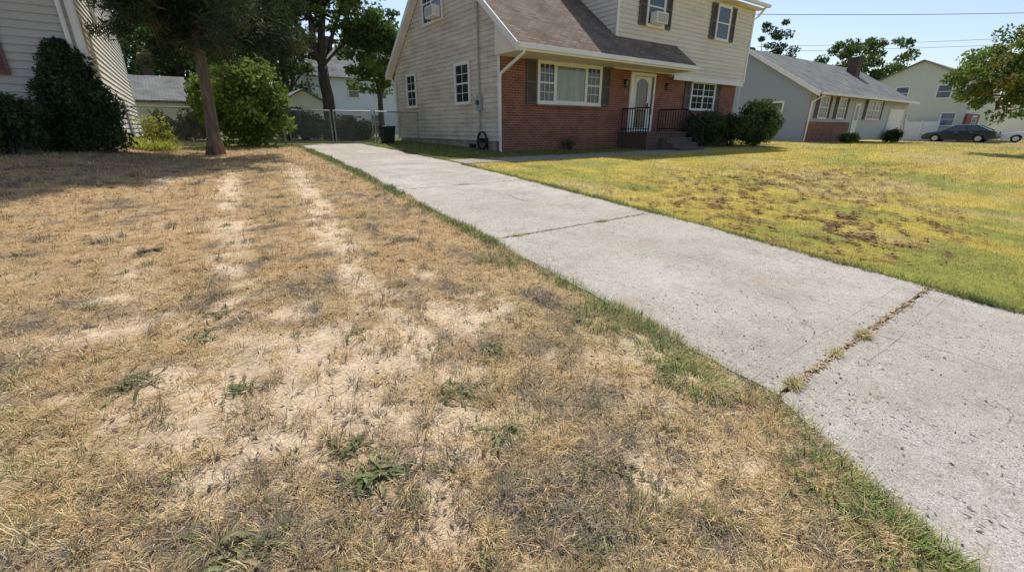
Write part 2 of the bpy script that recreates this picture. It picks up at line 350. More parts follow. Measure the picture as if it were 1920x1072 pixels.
def lawn_r(x, y):
    n1 = fbm(x*.35, y*.35, 21); n2 = fbm(x*1.3, y*1.3, 23); n3 = fbm(x*4, y*4, 27)
    c = mix3((.57, .455, .105), (.34, .355, .085), np.clip((n1-.49)*5+(n2-.5)*4, 0, 1))
    dry = np.clip(sstep(14, 30, x)*.6+(fbm(x*.7, y*.7, 29)-.52)*6, 0, 1)
    c = mix3(c, (.53, .43, .20), dry*.75); c = c*(.68+.64*n3)[..., None]
    c = mix3(c, (.25, .30, .075), np.clip(np.exp(-((x-dr(y))/.18)**2)*(.3+1.4*(fbm(y*.8, y*0, 95)-.3)), 0, 1))
    c = mix3(c, (.17, .20, .055), sstep(WY1-.2, WY1+.3, y)*(x < 24))
    return mix3(c, (.18, .09, .05), rbrown(x, y)*.85)
def gcol(x, y):
    n2, n3, bare, green = fields(x, y); n1 = fbm(x*.6, y*.6, 15)
    th = mix3((.38, .255, .13), (.48, .36, .205), n1); th = mix3(th, (.18, .145, .105), np.clip((fbm(x*4, y*4, 17)-.55)*5, 0, 1))
    L = mix3(th, (.66, .52, .365), np.clip(bare*1.3, 0, 1)); L = mix3(L, (.20, .19, .07), green*.7)
    L = mix3(L, (.30, .29, .10), sstep(15, 18, y)*.8)
    R = lawn_r(x, y)*.8
    c = np.where((x < (dl(y)+dr(y))/2)[..., None], L, R)
    c = mix3(c, (.17, .18, .07), sstep(18.6, 20, y))
    on = (x > dl(y)+.05) & (x < dr(y)-.05)
    return np.where(on[..., None] & (y < 18)[..., None], np.array((.36, .28, .19)), c)
def axis(lo, a, b, hi, st):
    mid = list(np.arange(a, b, st)); o = []; s = st; v = b
    while v < hi: o.append(v); s *= 1.13; v += s
    o.append(hi); lft = []; s = st; v = a-st
    while v > lo: lft.append(v); s *= 1.13; v -= s
    lft.append(lo); return np.array(sorted(lft)+mid+o)
gx = axis(-400, -4, 9, 900, .05); gy = axis(-300, -1, 12, 900, .05)
GX, GY = np.meshgrid(gx, gy); nx, ny = len(gx), len(gy)
V = np.stack([GX, GY, gz(GX, GY)], -1).reshape(-1, 3)
ii = (np.arange(ny-1)[:, None]*nx+np.arange(nx-1)[None, :]).ravel()
g = mesh_np('ground', V, np.stack([ii, ii+1, ii+nx+1, ii+nx], 1), None, gcol(GX, GY).reshape(-1, 3), 'soil'); tag(g, kind='structure')
g.data.polygons.foreach_set('use_smooth', np.ones(len(g.data.polygons), bool))
def slab(mb, fl, frr, y0, y1, top, n=12, nyy=8):
    i0 = len(mb.v); ys = np.linspace(y0, y1, nyy+1)
    for y in ys:
        l, r = float(fl(y)), float(frr(y))
        for k in range(n+1):
            x = l+(r-l)*k/n; e = .008*math.sin(y*9+k)+.006*math.sin(y*23+k*3) if k in (0, n) else 0
            mb.v.append((x+e, y, float(zg(x, y))+top))
    for j in range(nyy):
        for k in range(n):
            a = i0+j*(n+1)+k; mb.f.append((a, a+1, a+n+2, a+n+1))
    ring = [i0+k for k in range(n+1)]+[i0+j*(n+1)+n for j in range(1, nyy+1)]+[i0+nyy*(n+1)+k for k in range(n-1, -1, -1)]+[i0+j*(n+1) for j in range(nyy-1, 0, -1)]
    b0 = len(mb.v)
    for r in ring: v = mb.v[r]; mb.v.append((v[0], v[1], v[2]-.12))
    for k in range(len(ring)): q = (k+1) % len(ring); mb.f.append((ring[k], ring[q], b0+q, b0+k))
mb = MB(); J = [-4, -2.3, .77, 3.83, 6.95, 10.05, 13.1, 16.4, 18.3]; TOP = .009
for i in range(len(J)-1):
    gp = .013 if J[i] == .77 else .006; gq = .013 if J[i+1] == .77 else .006
    slab(mb, dl, dr, J[i]+gp, J[i+1]-gq, TOP, 12, 40 if J[i] < 7 else 10)
tag(mb.build('driveway', 'concrete'), kind='structure')
mb = MB(); xs = [5.55, 7.4, 9.3, 11.2, 13.1, 15.0, 16.9]
for i in range(6): slab(mb, lambda y, a=xs[i]: a+.006, lambda y, a=xs[i+1]: a-.006, WY0, WY1, .016, 4, 3)
tag(mb.build('path', 'concrete_path'), kind='structure')
mb = MB(); slab(mb, lambda y: 53.2, lambda y: 57.2, -4, 12, .03, 4, 12); tag(mb.build('driveway', 'concrete_path'), kind='structure')
mb = MB(); z = float(zg(0, -4))+.02; mb.box(-200, 300, -12, -4.05, z-.1, z); tag(mb.build('road', 'asphalt'), kind='structure')
# ---------------------------------------------------------------- grass
def blades(x, y, L, W, lean, az, curve, col, seg2=True, z=None):
    N = len(x); z = gz(x, y)-.004 if z is None else z
    d = np.stack([np.cos(az), np.sin(az), 0*az], 1); s = np.stack([-np.sin(az), np.cos(az), 0*az], 1); up = np.array([0, 0, 1.])
    p = np.stack([x, y, z], 1); h = (L*.5)[:, None]
    m = p+d*h*np.sin(lean)[:, None]+up*h*np.cos(lean)[:, None]; l2 = lean+curve
    t = m+d*h*np.sin(l2)[:, None]+up*h*np.cos(l2)[:, None]; w = (W*.5)[:, None]; i = np.arange(N)
    if seg2:
        V = np.stack([p-s*w, p+s*w, m-s*w*.85, m+s*w*.85, t], 1).reshape(-1, 3); i = i*5
        return V, np.stack([i, i+1, i+3, i+2], 1), np.stack([i+2, i+3, i+4], 1), np.repeat(col, 5, 0)
    V = np.stack([p-s*w, p+s*w, t], 1).reshape(-1, 3); i = i*3
    return V, np.zeros((0, 4), int), np.stack([i, i+1, i+2], 1), np.repeat(col, 3, 0)
def join(parts):
    o = 0; Vs, Q, Tt, Cc = [], [], [], []
    for v, q, t, c in parts: Vs.append(v); Q.append(q+o); Tt.append(t+o); Cc.append(c); o += len(v)
    return np.concatenate(Vs), np.concatenate(Q), np.concatenate(Tt), np.concatenate(Cc)
def polar(n, r0, r1, a0, a1, pw=1.0):
    u = rng.random(n)**pw; r = r0*(r1/r0)**u; a = np.radians(a0+(a1-a0)*rng.random(n)); return r*np.sin(a), r*np.cos(a), r
def pal(cols, n, wts): return np.asarray(cols)[rng.choice(len(cols), n, p=np.asarray(wts)/np.sum(wts))]
STRAW = [(.71, .555, .305), (.59, .42, .205), (.78, .665, .425), (.40, .265, .13), (.26, .215, .16), (.53, .44, .265)]
GREEN = [(.15, .22, .06), (.20, .27, .07), (.12, .17, .055), (.30, .31, .09)]
parts = []
N = 700000
x, y, r = polar(N, .7, 30, -40, 108)
cell = .085*2.0**np.floor(np.log2(np.maximum(1, r/2.2))); cx = np.floor(x/cell+7.3*cell); cy = np.floor(y/cell+3.1*cell)
tx = (cx+hsh(cx, cy, 3))*cell-7.3*cell*cell; ty = (cy+hsh(cx, cy, 8))*cell-3.1*cell*cell
tuft = rng.random(N) < .5; k = np.where(tuft, .35+.5*rng.random(N), 0)*(r < 9); x = x*(1-k)+tx*k; y = y*(1-k)+ty*k
n2, n3, bare, green = fields(x, y)
ok = (x < dl(y)-.012) & (y < 18.4) & ~((x < -1.3) & (y > 13.9))
ok &= rng.random(N) > bare*.97
x, y, r, tuft, bare, green = [a[ok] for a in (x, y, r, tuft, bare, green)]; N = len(x)
n1 = fbm(x*.6, y*.6, 15); dk = np.clip((fbm(x*4, y*4, 17)-.50)*6, 0, 1)*(1-.5*sstep(4, 8, r))
col = pal(STRAW, N, [3, 3, 2, 1.2, .8, 1.4]); col = mix3(col, (.59, .34, .14), np.clip((n1-.38)*2.4, 0, .75)*sstep(2.3, 4.2, y)); col = mix3(col, (.255, .22, .185), dk*(rng.random(N) < .7)*.85)
isg = rng.random(N) < green*1.05; col = np.where(isg[:, None], pal(GREEN, N, [3, 3, 1.5, 1.5]), col)
far = sstep(15, 18, y); col = np.where((rng.random(N) < far*.6)[:, None], np.array((.25, .28, .08)), col)
col = col*(.72+.56*rng.random((N, 1)))
lie = rng.random(N) < .55+.2*(1-sstep(3, 6, r))
lean = np.where(lie, np.radians(62+27*rng.random(N)), np.radians(12+50*rng.random(N)))
L = np.where(lie, .028+.06*rng.random(N)**1.5, .02+.04*rng.random(N))*np.where(tuft, 1.15, .9)*np.maximum(1, .75+r/14); L = np.where(isg, L*1.3, L)
W = (.0017+.0017*rng.random(N))*np.maximum(1, r/2.6); W = np.where(isg, W*1.35, W)
az = rng.random(N)*6.283; cv = np.where(lie, (rng.random(N)-.6)*.7, rng.random(N)*.9)
nr = r < 4.5
parts.append(blades(x[nr], y[nr], L[nr], W[nr], lean[nr], az[nr], cv[nr], col[nr])); f = ~nr
parts.append(blades(x[f], y[f], L[f], W[f], lean[f], az[f], cv[f]*0, col[f], False))
nb = 1900; bx, by, br_ = polar(nb, .8, 13, -34, 90); o = (bx < dl(by)-.06) & (by < 13); bx, by, br_ = bx[o], by[o], br_[o]; nb = len(bx); per = 38
kind = rng.choice(4, nb, p=[.38, .22, .24, .16]); bs_ = (.55+.9*rng.random(nb)**1.5)
X = np.repeat(bx, per); Y = np.repeat(by, per); R = np.repeat(br_, per); K = np.repeat(kind, per); S_ = np.repeat(bs_, per); n = len(X); a = rng.random(n)*6.283; rr = .03*S_*np.sqrt(rng.random(n))*np.maximum(1, R/4)
cK = np.array([(.66, .50, .27), (.47, .33, .17), (.22, .19, .16), (.18, .21, .085)])[K]*(.6+.8*rng.random((n, 1)))
parts.append(blades(X+rr*np.cos(a), Y+rr*np.sin(a), (.04+.065*rng.random(n))*S_, (.0022+.001*rng.random(n))*np.maximum(1, R/2.8), np.radians(15+72*rng.random(n)), a+rng.normal(0, .5, n), .2+.8*rng.random(n), cK))
n = 900; x, y, r = polar(n, .9, 6, -30, 75); o = x < dl(y)-.05; x, y, r = x[o], y[o], r[o]; n = len(x)
parts.append(blades(x, y, .09+.10*rng.random(n), np.full(n, .0017)*np.maximum(1, r/3), np.radians(5+70*rng.random(n)), rng.random(n)*6.28, .5*rng.random(n), pal([(.26, .19, .11), (.13, .11, .07), (.5, .4, .22)], n, [2, 1.5, 1])))
def fringe(edge, side, n, dry, grn, g0, g1, seed, k0):
    y = -.75+18*rng.random(n)**2.1; pn = fbm(y*1.7, y*0+5.1, seed+5)
    off = np.abs(rng.normal(0, .08, n))-.030*(pn > .5)-.008; w = .05*(fbm(y*3, y*0, seed)-.4); x = edge(y)-side*(off-w*.8)
    r = np.hypot(x, y); gr = rng.random(n) < np.clip(g0+2.6*(fbm(y*1.3, y*0+3.3, seed+2)-.42)+g1*sstep(3, 6, y), .05, .9)
    ok = ~((side < 0) & (y > WY0-.05) & (y < WY1+.05)) & (rng.random(n) < np.clip(k0+3*(pn-.40)+.4*sstep(4, 7, y), .2, 1))
    c = np.where(gr[:, None], pal(grn, n, [1]*len(grn)), pal(dry, n, [1]*len(dry)))*(.7+.6*rng.random((n, 1)))
    L = (.025+.055*rng.random(n))*np.where(gr, 1.35, 1)*(.5+1.0*fbm(y*4, y*0+9, seed+4)); az = np.where(rng.random(n) < .4, (0 if side > 0 else math.pi)+rng.normal(0, .9, n), rng.random(n)*6.283)
    z = np.maximum(gz(x, y)-.004, zg(x, y)-.01)
    return blades(x[ok], y[ok], L[ok], (.0030*np.maximum(1, r/3.2))[ok], np.radians(25+60*rng.random(n))[ok], az[ok], (.7*rng.random(n))[ok], c[ok], True, z=z[ok])
parts.append(fringe(dl, 1, 50000, STRAW[:4], GREEN, .20, .35, 71, .4))
Vv, Q, Tr, Cc = join(parts)
tag(mesh_np('dry_grass', Vv, Q, Tr, np.clip(Cc, 0, .85), 'blade'), 'straw coloured dead grass with pale bare soil patches left of the driveway', 'grass', kind='stuff')
# right lawn
N = 440000; x, y, r = polar(N, 3.2, 75, 20, 98, .92)
rb = rbrown(x, y)
ok = (x > dr(y)+.015) & (rng.random(N) > rb*.8) & (y > -3.5) & ~((y > WY0-.02) & (y < WY1+.02) & (x < 16.95)) & ~((x > 8.4) & (x < 22.4) & (y > 12.35)) & ~((y > 10) & (x > 14.1) & (x < 16.7)) & ~((x > 30.6) & (y > 12)) & ~((x > 53.1) & (x < 57.3)) & (y < 19)
x, y, r = x[ok], y[ok], r[ok]; N = len(x)
col = lawn_r(x, y)*(.72+.6*rng.random((N, 1))); t = rng.random(N); col = np.where((t < .18)[:, None], np.array((.60, .49, .23)), col); col = np.where((t > .9)[:, None], np.array((.24, .28, .07)), col)
col = mix3(col, (.70, .57, .14), .3*(t > .3)*(t < .6))
L = (.022+.042*rng.random(N)*(.5+fbm(x*2, y*2, 81)))*np.maximum(1, .8+r/35); W = .0026*np.maximum(1, r/3.6)
Vv, Q, Tr, Cc = join([blades(x, y, L, W, np.radians(20+60*rng.random(N)), rng.random(N)*6.283, 0*x, col, False), fringe(dr, -1, 26000, [(.5, .42, .18), (.42, .36, .12), (.3, .24, .1)], GREEN, .35, .1, 171, .4)])
tag(mesh_np('yellow_grass', Vv, Q, Tr, Cc, 'blade'), 'yellowing lawn grass with brown dead patches right of the driveway', 'grass', kind='stuff')
def crumbs(x, y, size, col, zo):
    n = len(x); a = rng.random(n)*6.28; t = (rng.random((n, 3))-.5)*1.2
    u = np.stack([np.cos(a), np.sin(a), t[:, 0]*.5], 1)*size[:, None]; w = np.stack([-np.sin(a), np.cos(a), t[:, 1]*.6], 1)*(size*(.2+.35*rng.random(n)))[:, None]
    c = np.stack([x, y, zo], 1); V = np.stack([c-u, c-w+np.array([0, 0, .3])*size[:, None]*.5, c+u, c+w], 1).reshape(-1, 3); i = np.arange(n)*4
    return V, np.stack([i, i+1, i+2, i+3], 1), np.repeat(col, 4, 0)
N = 220000; x = 5.3+14*rng.random(N); y = .2+8*rng.random(N); o = rng.random(N) < np.clip(rbrown(x, y)-.1, 0, 1)*.45; x, y = x[o], y[o]; print('leafbits', len(x)); x, y = x[:16000], y[:16000]; n = len(x)
V, Q, Cc = crumbs(x, y, .016+.028*rng.random(n), pal([(.17, .075, .04), (.23, .11, .06), (.11, .055, .04)], n, [1, 1, 1]), gz(x, y)+.03)
tag(mesh_np('dead_leaves', V, Q, None, Cc, 'litter'), 'dark brown dead leaf crumbs scattered over the yellow lawn', 'leaves', kind='stuff')
N = 17000; x, y, r = polar(N, .9, 15, -20, 92); on = (x > dl(y)+.02) & (x < dr(y)-.02) & (y < 16)
keep = (rng.random(N) < np.where(on, .25+1.3*np.clip(fbm(x*1.5, y*1.5, 61)-.4, 0, 1), .22)) & (x < dr(y)); x, y, on, r = x[keep], y[keep], on[keep], r[keep]; n = len(x)
zz = np.where(on, zg(x, y)+TOP+.004, gz(x, y)+.012)
V, Q, Cc = crumbs(x, y, np.where(on, .003+.011*rng.random(n)**2, .006+.014*rng.random(n))*np.maximum(1, r/6), pal([(.16, .12, .08), (.10, .08, .06), (.26, .19, .12), (.07, .055, .05)], n, [2, 2, 1, 1.5]), zz)
jx, jy = [], []
for j, cnt in ((.77, 3600), (3.83, 1500), (6.95, 800), (10.05, 260)):
    a = float(dl(j)); bq = float(dr(j)); u = a+(bq-a)*rng.random(cnt); dens = rng.random(cnt) < .35+2*(fbm(u*2.5, u*0+j, 51)-.4)
    u = u[dens]; jx.append(u); jy.append(j+rng.normal(0, .012, len(u))*(1+1.6*(rng.random(len(u)) < .15)))
jx = np.concatenate(jx); jy = np.concatenate(jy); n = len(jx)
V2, Q2, C2 = crumbs(jx, jy, .006+.015*rng.random(n), pal([(.50, .38, .23), (.36, .26, .16), (.18, .13, .09)], n, [2, 2, .9]), zg(jx, jy)+.002+.014*rng.random(n))
V, Q, _, Cc = join([(V, Q, np.zeros((0, 3), int), Cc), (V2, Q2, np.zeros((0, 3), int), C2)])
tag(mesh_np('leaf_litter', V, Q, None, Cc, 'litter'), 'bits of twig and crumbled leaf strewn on the driveway and its joints', 'litter', kind='stuff')
# ---------------------------------------------------------------- weeds and tufts (individual)
def tuft(name, label, cat, p, n, Lr, spread, cols, lean=(10, 75), W=.004, z=None, sy=1):
    a = rng.random(n)*6.283; rr = spread*np.sqrt(rng.random(n)); x = p.x+rr*np.cos(a); y = p.y+rr*np.sin(a)*sy
    L = Lr[0]+(Lr[1]-Lr[0])*rng.random(n); col = pal(cols, n, [1]*len(cols))*(.8+.4*rng.random((n, 1)))
    V, Q, Tq, Cc = blades(x, y, L, W*(.7+.6*rng.random(n)), np.radians(lean[0]+(lean[1]-lean[0])*rng.random(n)), a+rng.normal(0, .7, n), .3+.7*rng.random(n), col, True, z=gz(x, y)-.003 if z is None else zg(x, y)+z)
    tag(mesh_np(name, V, Q, Tq, Cc, 'blade'), label, cat)
def weed(name, label, p, n, L0, W0, cols, up=.5, spr=.03):
    Vs, Q, Cc = [], [], []; o = 0
    for k in range(n):
        a = 2.4*k+random.uniform(-.5, .5); L = L0*random.uniform(.4, 1.2); w = W0*random.uniform(.7, 1.25); e = random.uniform(.1, 1.2)*up*1.5
        c = np.array(random.choice(cols))*random.uniform(.75, 1.25); d = np.array([math.cos(a), math.sin(a)]); px_, pz_ = 0., 0.
        st = np.clip(np.array([random.gauss(0, spr), random.gauss(0, spr)]), -2*spr, 2*spr); tw = random.uniform(-.35, .35)
        for j in range(7):
            t = j/6; wd = w*math.sin(math.pi*min(1, .08+t*.92))**.8*.5+.0008; dd = np.array([math.cos(a+tw*t*2), math.sin(a+tw*t*2)]); sd = np.array([-dd[1], dd[0]])
            cx = p.x+st[0]+dd[0]*px_; cy = p.y+st[1]+dd[1]*px_; cz = max(float(gz(p.x, p.y))+pz_+.005, float(gz(cx, cy))+.006)
            Vs += [(cx-sd[0]*wd, cy-sd[1]*wd, cz+wd*.5), (cx, cy, cz), (cx+sd[0]*wd, cy+sd[1]*wd, cz+wd*.5)]
            Cc += [c, c*1.25, c*.9]
            px_ += L/6*math.cos(e); pz_ += L/6*math.sin(e); e -= (.22+.1*random.random())
        for j in range(6):
            b = o+j*3; Q += [(b, b+1, b+4, b+3), (b+1, b+2, b+5, b+4)]
        o += 21
    tag(mesh_np(name, np.array(Vs), np.array(Q), None, np.array(Cc), 'leaf'), label, 'weed')
WG = [(.14, .165, .065), (.19, .21, .095), (.11, .13, .06), (.24, .23, .12), (.30, .25, .14)]
WL = [(705, 890, 75, .12, .013, .05, 'largest broadleaf weed with narrow grey green leaves in bare soil at lower centre'),
      (465, 1030, 30, .13, .019, .03, 'flat rosette weed with pale broad leaves at the bottom edge left of centre'),
      (245, 722, 44, .14, .010, .04, 'low spreading dark weed in the dry grass at left'),
      (448, 728, 26, .11, .008, .03, 'small wiry grey weed in the middle of the sandy bare patch'),
      (865, 735, 60, .10, .009, .05, 'sprawling grey green weed above the largest broadleaf weed'),
      (918, 658, 30, .10, .009, .03, 'small dark green weed at upper right of the sandy bare patch'),
      (280, 472, 18, .14, .022, .03, 'lone bright green weed in the far dry grass at left'),
      (930, 815, 30, .10, .009, .035, 'short leafy weed right of the largest broadleaf weed'),
      (378, 632, 20, .11, .013, .035, 'dark shrivelled weed at the upper left of the sandy patch'),
      (1105, 1030, 36, .09, .008, .035, 'fine leaved weed at the bottom edge right of centre'),
      (650, 835, 24, .10, .010, .035, 'small leafy weed touching the upper left of the largest broadleaf weed'),
      (750, 450, 26, .13, .012, .05, 'flat green weed patch beside the right wheel track in the far dry grass'),
      (405, 590, 22, .10, .009, .035, 'thin green weed tuft in the dry grass above the sandy patch'),
      (665, 625, 18, .09, .009, .03, 'little weed on the upper rim of the sandy bare patch'),
      (1180, 885, 22, .08, .008, .03, 'tiny pale weed in the straw between the large weed and the driveway')]
for px, py, n, L, w, sp, lab in WL: weed('broadleaf_weed', lab, G(px, py), n, L, w, WG, .45, sp)
GG = [(.14, .22, .055), (.20, .27, .07), (.11, .17, .05), (.27, .30, .09), (.36, .33, .13)]
for px, py, n, s, lab in ((1300, 716, 420, .14, 'dense green grass clump beside the driveway below its wide joint on the left side'),
                          (1235, 668, 200, .11, 'smaller green grass clump just above the dense clump along the driveway edge'),
                          (1555, 905, 260, .11, 'green grass clump on the lower driveway edge near the right bottom corner'),
                          (1690, 1025, 340, .12, 'green grass clump nearest the bottom right corner by the concrete'),
                          (935, 488, 260, .17, 'green grass clump along the driveway edge at the middle slab'),
                          (1120, 600, 190, .14, 'green grass clump halfway down the left driveway edge')):
    p = G(px, py); p.x = min(p.x, float(dl(p.y))-.07); tuft('grass_clump', lab, 'grass clump', p, n, (.06, .14), s, GG, (25, 84), .005, None, 1.4)
for px, py, n, s, lab in ((1612, 630, 220, .06, 'dry green tuft growing in the middle of the wide driveway joint'), (1477, 720, 180, .055, 'straw tuft at the left end of the wide driveway joint'),
                          (1560, 665, 80, .04, 'tiny brown tuft in the wide joint between the two larger tufts'), (1120, 413, 140, .10, 'dry tuft in the second driveway joint right of the middle'),
                          (965, 437, 90, .10, 'thin dry tuft at the left part of the second driveway joint'), (855, 343, 90, .10, 'brown tuft in the third driveway joint')):
    p = G(px, py); j = min((.77, 3.83, 6.95), key=lambda q: abs(q-p.y)); p.y = j
    tuft('joint_tuft', lab, 'grass tuft', p, n, (.03, .085), s, [(.40, .36, .15), (.56, .46, .24), (.26, .30, .10), (.40, .29, .15)], (40, 88), .004, .010, .35)
# ---------------------------------------------------------------- foliage
def leafcloud(name, mat, parent, C, R, per, size, cols, aspect=.5, flat=.0, droop=0, label=None):
    C = np.asarray(C); n = len(C)*per; ci = np.repeat(np.arange(len(C)), per)
    d = rng.normal(size=(n, 3)); d /= np.linalg.norm(d, axis=1)[:, None]; rr = rng.random(n)**.45
    R = np.asarray(R)[ci] if np.ndim(R) else np.full(n, R)
    c = C[ci]+d*(rr*R)[:, None]*np.array([1, 1, 1-flat])-np.array([0, 0, droop])*((rr*rng.random(n))[:, None])
    a = rng.normal(size=(n, 3)); a[:, 2] -= droop*2; a /= np.linalg.norm(a, axis=1)[:, None]; b = np.cross(a, rng.normal(size=(n, 3))); b /= np.linalg.norm(b, axis=1)[:, None]
    s = (size*(.6+.8*rng.random(n)))[:, None]; a = a*s; b = b*s*aspect
    V = np.stack([c-a, c-b*1.0, c+a, c+b], 1).reshape(-1, 3); i = np.arange(n)*4
    base = np.asarray(cols)[rng.integers(0, len(cols), len(C))][ci]*(.75+.5*rng.random((n, 1)))*(.85+.3*rng.random((len(C), 1)))[ci]
    return mesh_np(name, V, np.stack([i, i+1, i+2, i+3], 1), None, np.repeat(base, 4, 0), mat, parent)
def ell(c, R, n, lo=.5, hi=1., zmin=-1, lump=.25):
    d = rng.normal(size=(n*3, 3)); d /= np.linalg.norm(d, axis=1)[:, None]; d = d[d[:, 2] > zmin][:n]
    k = (lo+(hi-lo)*rng.random(len(d))**.6)*(1+lump*(rng.random(len(d))-.5)); return np.array(c)+d*k[:, None]*np.array(R)
def shrub(name, label, p, w, d, h, cols, size=.06, n=90, per=70, cr=.28, mat='leaf', cat='shrub', shape='round', aspect=.5, group=None):
    t = thing(name, label, cat, (p.x, p.y, p.z), group)
    if shape == 'cone':
        z = rng.random(n)**1.2; a = rng.random(n)*6.283; k = np.sin(np.clip(.42+z*.58, 0, 1)*math.pi)**.6*(.65+.35*rng.random(n)); C = np.stack([p.x+(w/2-cr*.5)*k*np.cos(a), p.y+(d/2-cr*.5)*k*np.sin(a), p.z+.15+z*(h-.3)], 1)
        C2 = C.copy(); C2[:, :2] = np.array([p.x, p.y])+(C[:, :2]-np.array([p.x, p.y]))*.45; C = np.concatenate([C, C2[::2]])
    else: C = ell((p.x, p.y, p.z+h*.5), (w*.5-cr*.5, d*.5-cr*.5, h*.5-cr*.4), n, .35, 1.05)
    C[:, 2] = np.maximum(C[:, 2], p.z+.1)
    leafcloud('foliage', mat, t, C, cr*(.7+.6*rng.random(len(C))), per, size, cols, aspect)
    m = MB()
    for k in range(4):
        a = k*1.6+.3; m.tube([(p.x+.05*math.cos(a), p.y+.05*math.sin(a), p.z-.05), (p.x+w*.12*math.cos(a), p.y+d*.12*math.sin(a), p.z+h*.35), (p.x+w*.2*math.cos(a), p.y+d*.2*math.sin(a), p.z+h*.65)], [.035, .025, .01], 6)
    m.build('stem', 'bark_dark', t); return t
def limb(m, a, b, r0, r1, sag=.0, k=6, wob=.12):
    a = Vector(a); b = Vector(b); pts = []
    for i in range(k+1):
        t = i/k; q = a.lerp(b, t)+Vector((random.uniform(-wob, wob), random.uniform(-wob, wob), sag*4*t*(1-t)))*(1 if 0 < i < k else 0); pts.append(q)
    m.tube(pts, [r0+(r1-r0)*i/k for i in range(k+1)], 8); return pts
def tree(name, label, p, fork, th, tr, crowns, cols, size, per, cr, nlimb=7, bark='bark', mat='leaf', aspect=.5, group=None, flat=.3, lean=(0, 0), droop=0):
    t = thing(name, label, 'tree', (p.x, p.y, p.z), group); m = MB()
    top = Vector((p.x+lean[0], p.y+lean[1], p.z+th))
    pts = []; rad = []
    for i in range(11):
        k = i/10; pts.append(Vector((p.x, p.y, p.z-.1)).lerp(top, k)+Vector((.05*math.sin(k*7+p.x), .05*math.cos(k*6+p.y), 0))*min(1, k*3)); rad.append(tr*(1.0+.55*math.exp(-k*th/.35))*(1-.62*k))
    m.tube(pts, rad, 12); CC = []; RR = []
    for (c, R, n) in crowns:
        C = ell(c, R, n, .3, 1., lump=.35); CC.append(C); RR.append(np.full(len(C), cr)*(.6+.8*rng.random(len(C))))
        for k in range(nlimb):
            e = C[rng.integers(len(C))]; s = pts[min(10, max(2, int(10*fork)+random.randint(0, 3)))]
            limb(m, s, e, tr*.4, .02, .2)
    C = np.concatenate(CC); R = np.concatenate(RR)
    m.build('trunk', bark, t, smooth=True); leafcloud('crown', mat, t, C, R, per, size, cols, aspect, flat, droop); return t
# left cedar
p = G(405, 290); DG = [(.036, .062, .026), (.05, .08, .03), (.03, .05, .022), (.07, .095, .038), (.11, .115, .05)]
t = thing('cedar_tree', 'dark needled evergreen tree with a bare brown trunk on the dry left lawn', 'tree', p); m = MB(); pts = []; rad = []; TH = 10.5
for i in range(21):
    k = i/20; pts.append(Vector((p.x+.42*k+.04*math.sin(k*9), p.y+.05*math.sin(k*7), p.z-.1+TH*k))); rad.append(.145*(1+.8*math.exp(-k*TH/.3))*(1-.75*k))
m.tube(pts, rad, 12); CC = []
for k in range(140):
    zf = .28+.72*(k+.5)/140; s = pts[min(20, int(zf*20))]; a = k*2.4+random.uniform(-.4, .4); ln = (2.4-1.6*max(0, zf-.42))*random.uniform(.55, 1.08)*(1.12 if math.cos(a-(-.55)) > .2 else .88)
    e = s+Vector((math.cos(a)*ln, math.sin(a)*ln, random.uniform(-.45, .3)+.1)); q = limb(m, s, e, .032*(1.2-zf*.6), .006, .12, 5, .08)
    for j in (1, 2, 3, 4, 5):
        for r_ in range(2): CC.append(np.array(q[j])+rng.normal(0, .16, 3))
m.build('trunk', 'bark', t, smooth=True)
leafcloud('crown', 'needle', t, np.array(CC), .35*(.5+.8*rng.random(len(CC))), 115, .088, DG, .15, .3, .14)
# big back-yard tree
p = P(622, 225, 25.5); p.z = .83
BG = [(.11, .19, .045), (.08, .14, .035), (.16, .24, .06), (.06, .10, .03)]
t = thing('maple_tree', 'tall forked broadleaf tree rising behind the driveway gate', 'tree', p); m = MB()
fk = p+Vector((-.1, 0, 3.6)); limb(m, p-Vector((0, 0, .2)), fk, .36, .27, 0, 5, .05)
ends = []
for dx, dy, dz, r0 in ((-1.1, .4, 6.5, .2), (.7, .2, 7.4, .21), (2.4, -.4, 5.2, .12), (-2.6, .5, 4.2, .10), (.2, -1.5, 5, .11), (3.2, .8, 2.4, .08)):
    q = limb(m, fk, fk+Vector((dx, dy, dz)), r0, .04, .3, 7, .15); ends += q[3:]
CC = ell((p.x+.2, p.y, 9.5), (4.6, 4.0, 3.4), 140, .40, 1, lump=.4); CC = np.concatenate([CC, ell((p.x+2.6, p.y-.5, 5.8), (1.8, 1.5, 2.0), 54, .3, 1), ell((p.x-2.0, p.y+.5, 6.4), (1.8, 1.5, 1.6), 44, .3, 1), np.array([tuple(e) for e in ends if e.z > 6.5])])
for e in CC[::9]: limb(m, fk+Vector((0, 0, 2.5)), e, .05, .012, .2, 5, .2)
m.build('trunk', 'bark_dark', t, smooth=True); leafcloud('crown', 'leaf', t, CC, .58*(.6+.7*rng.random(len(CC))), 95, .11, BG, .55, .35)
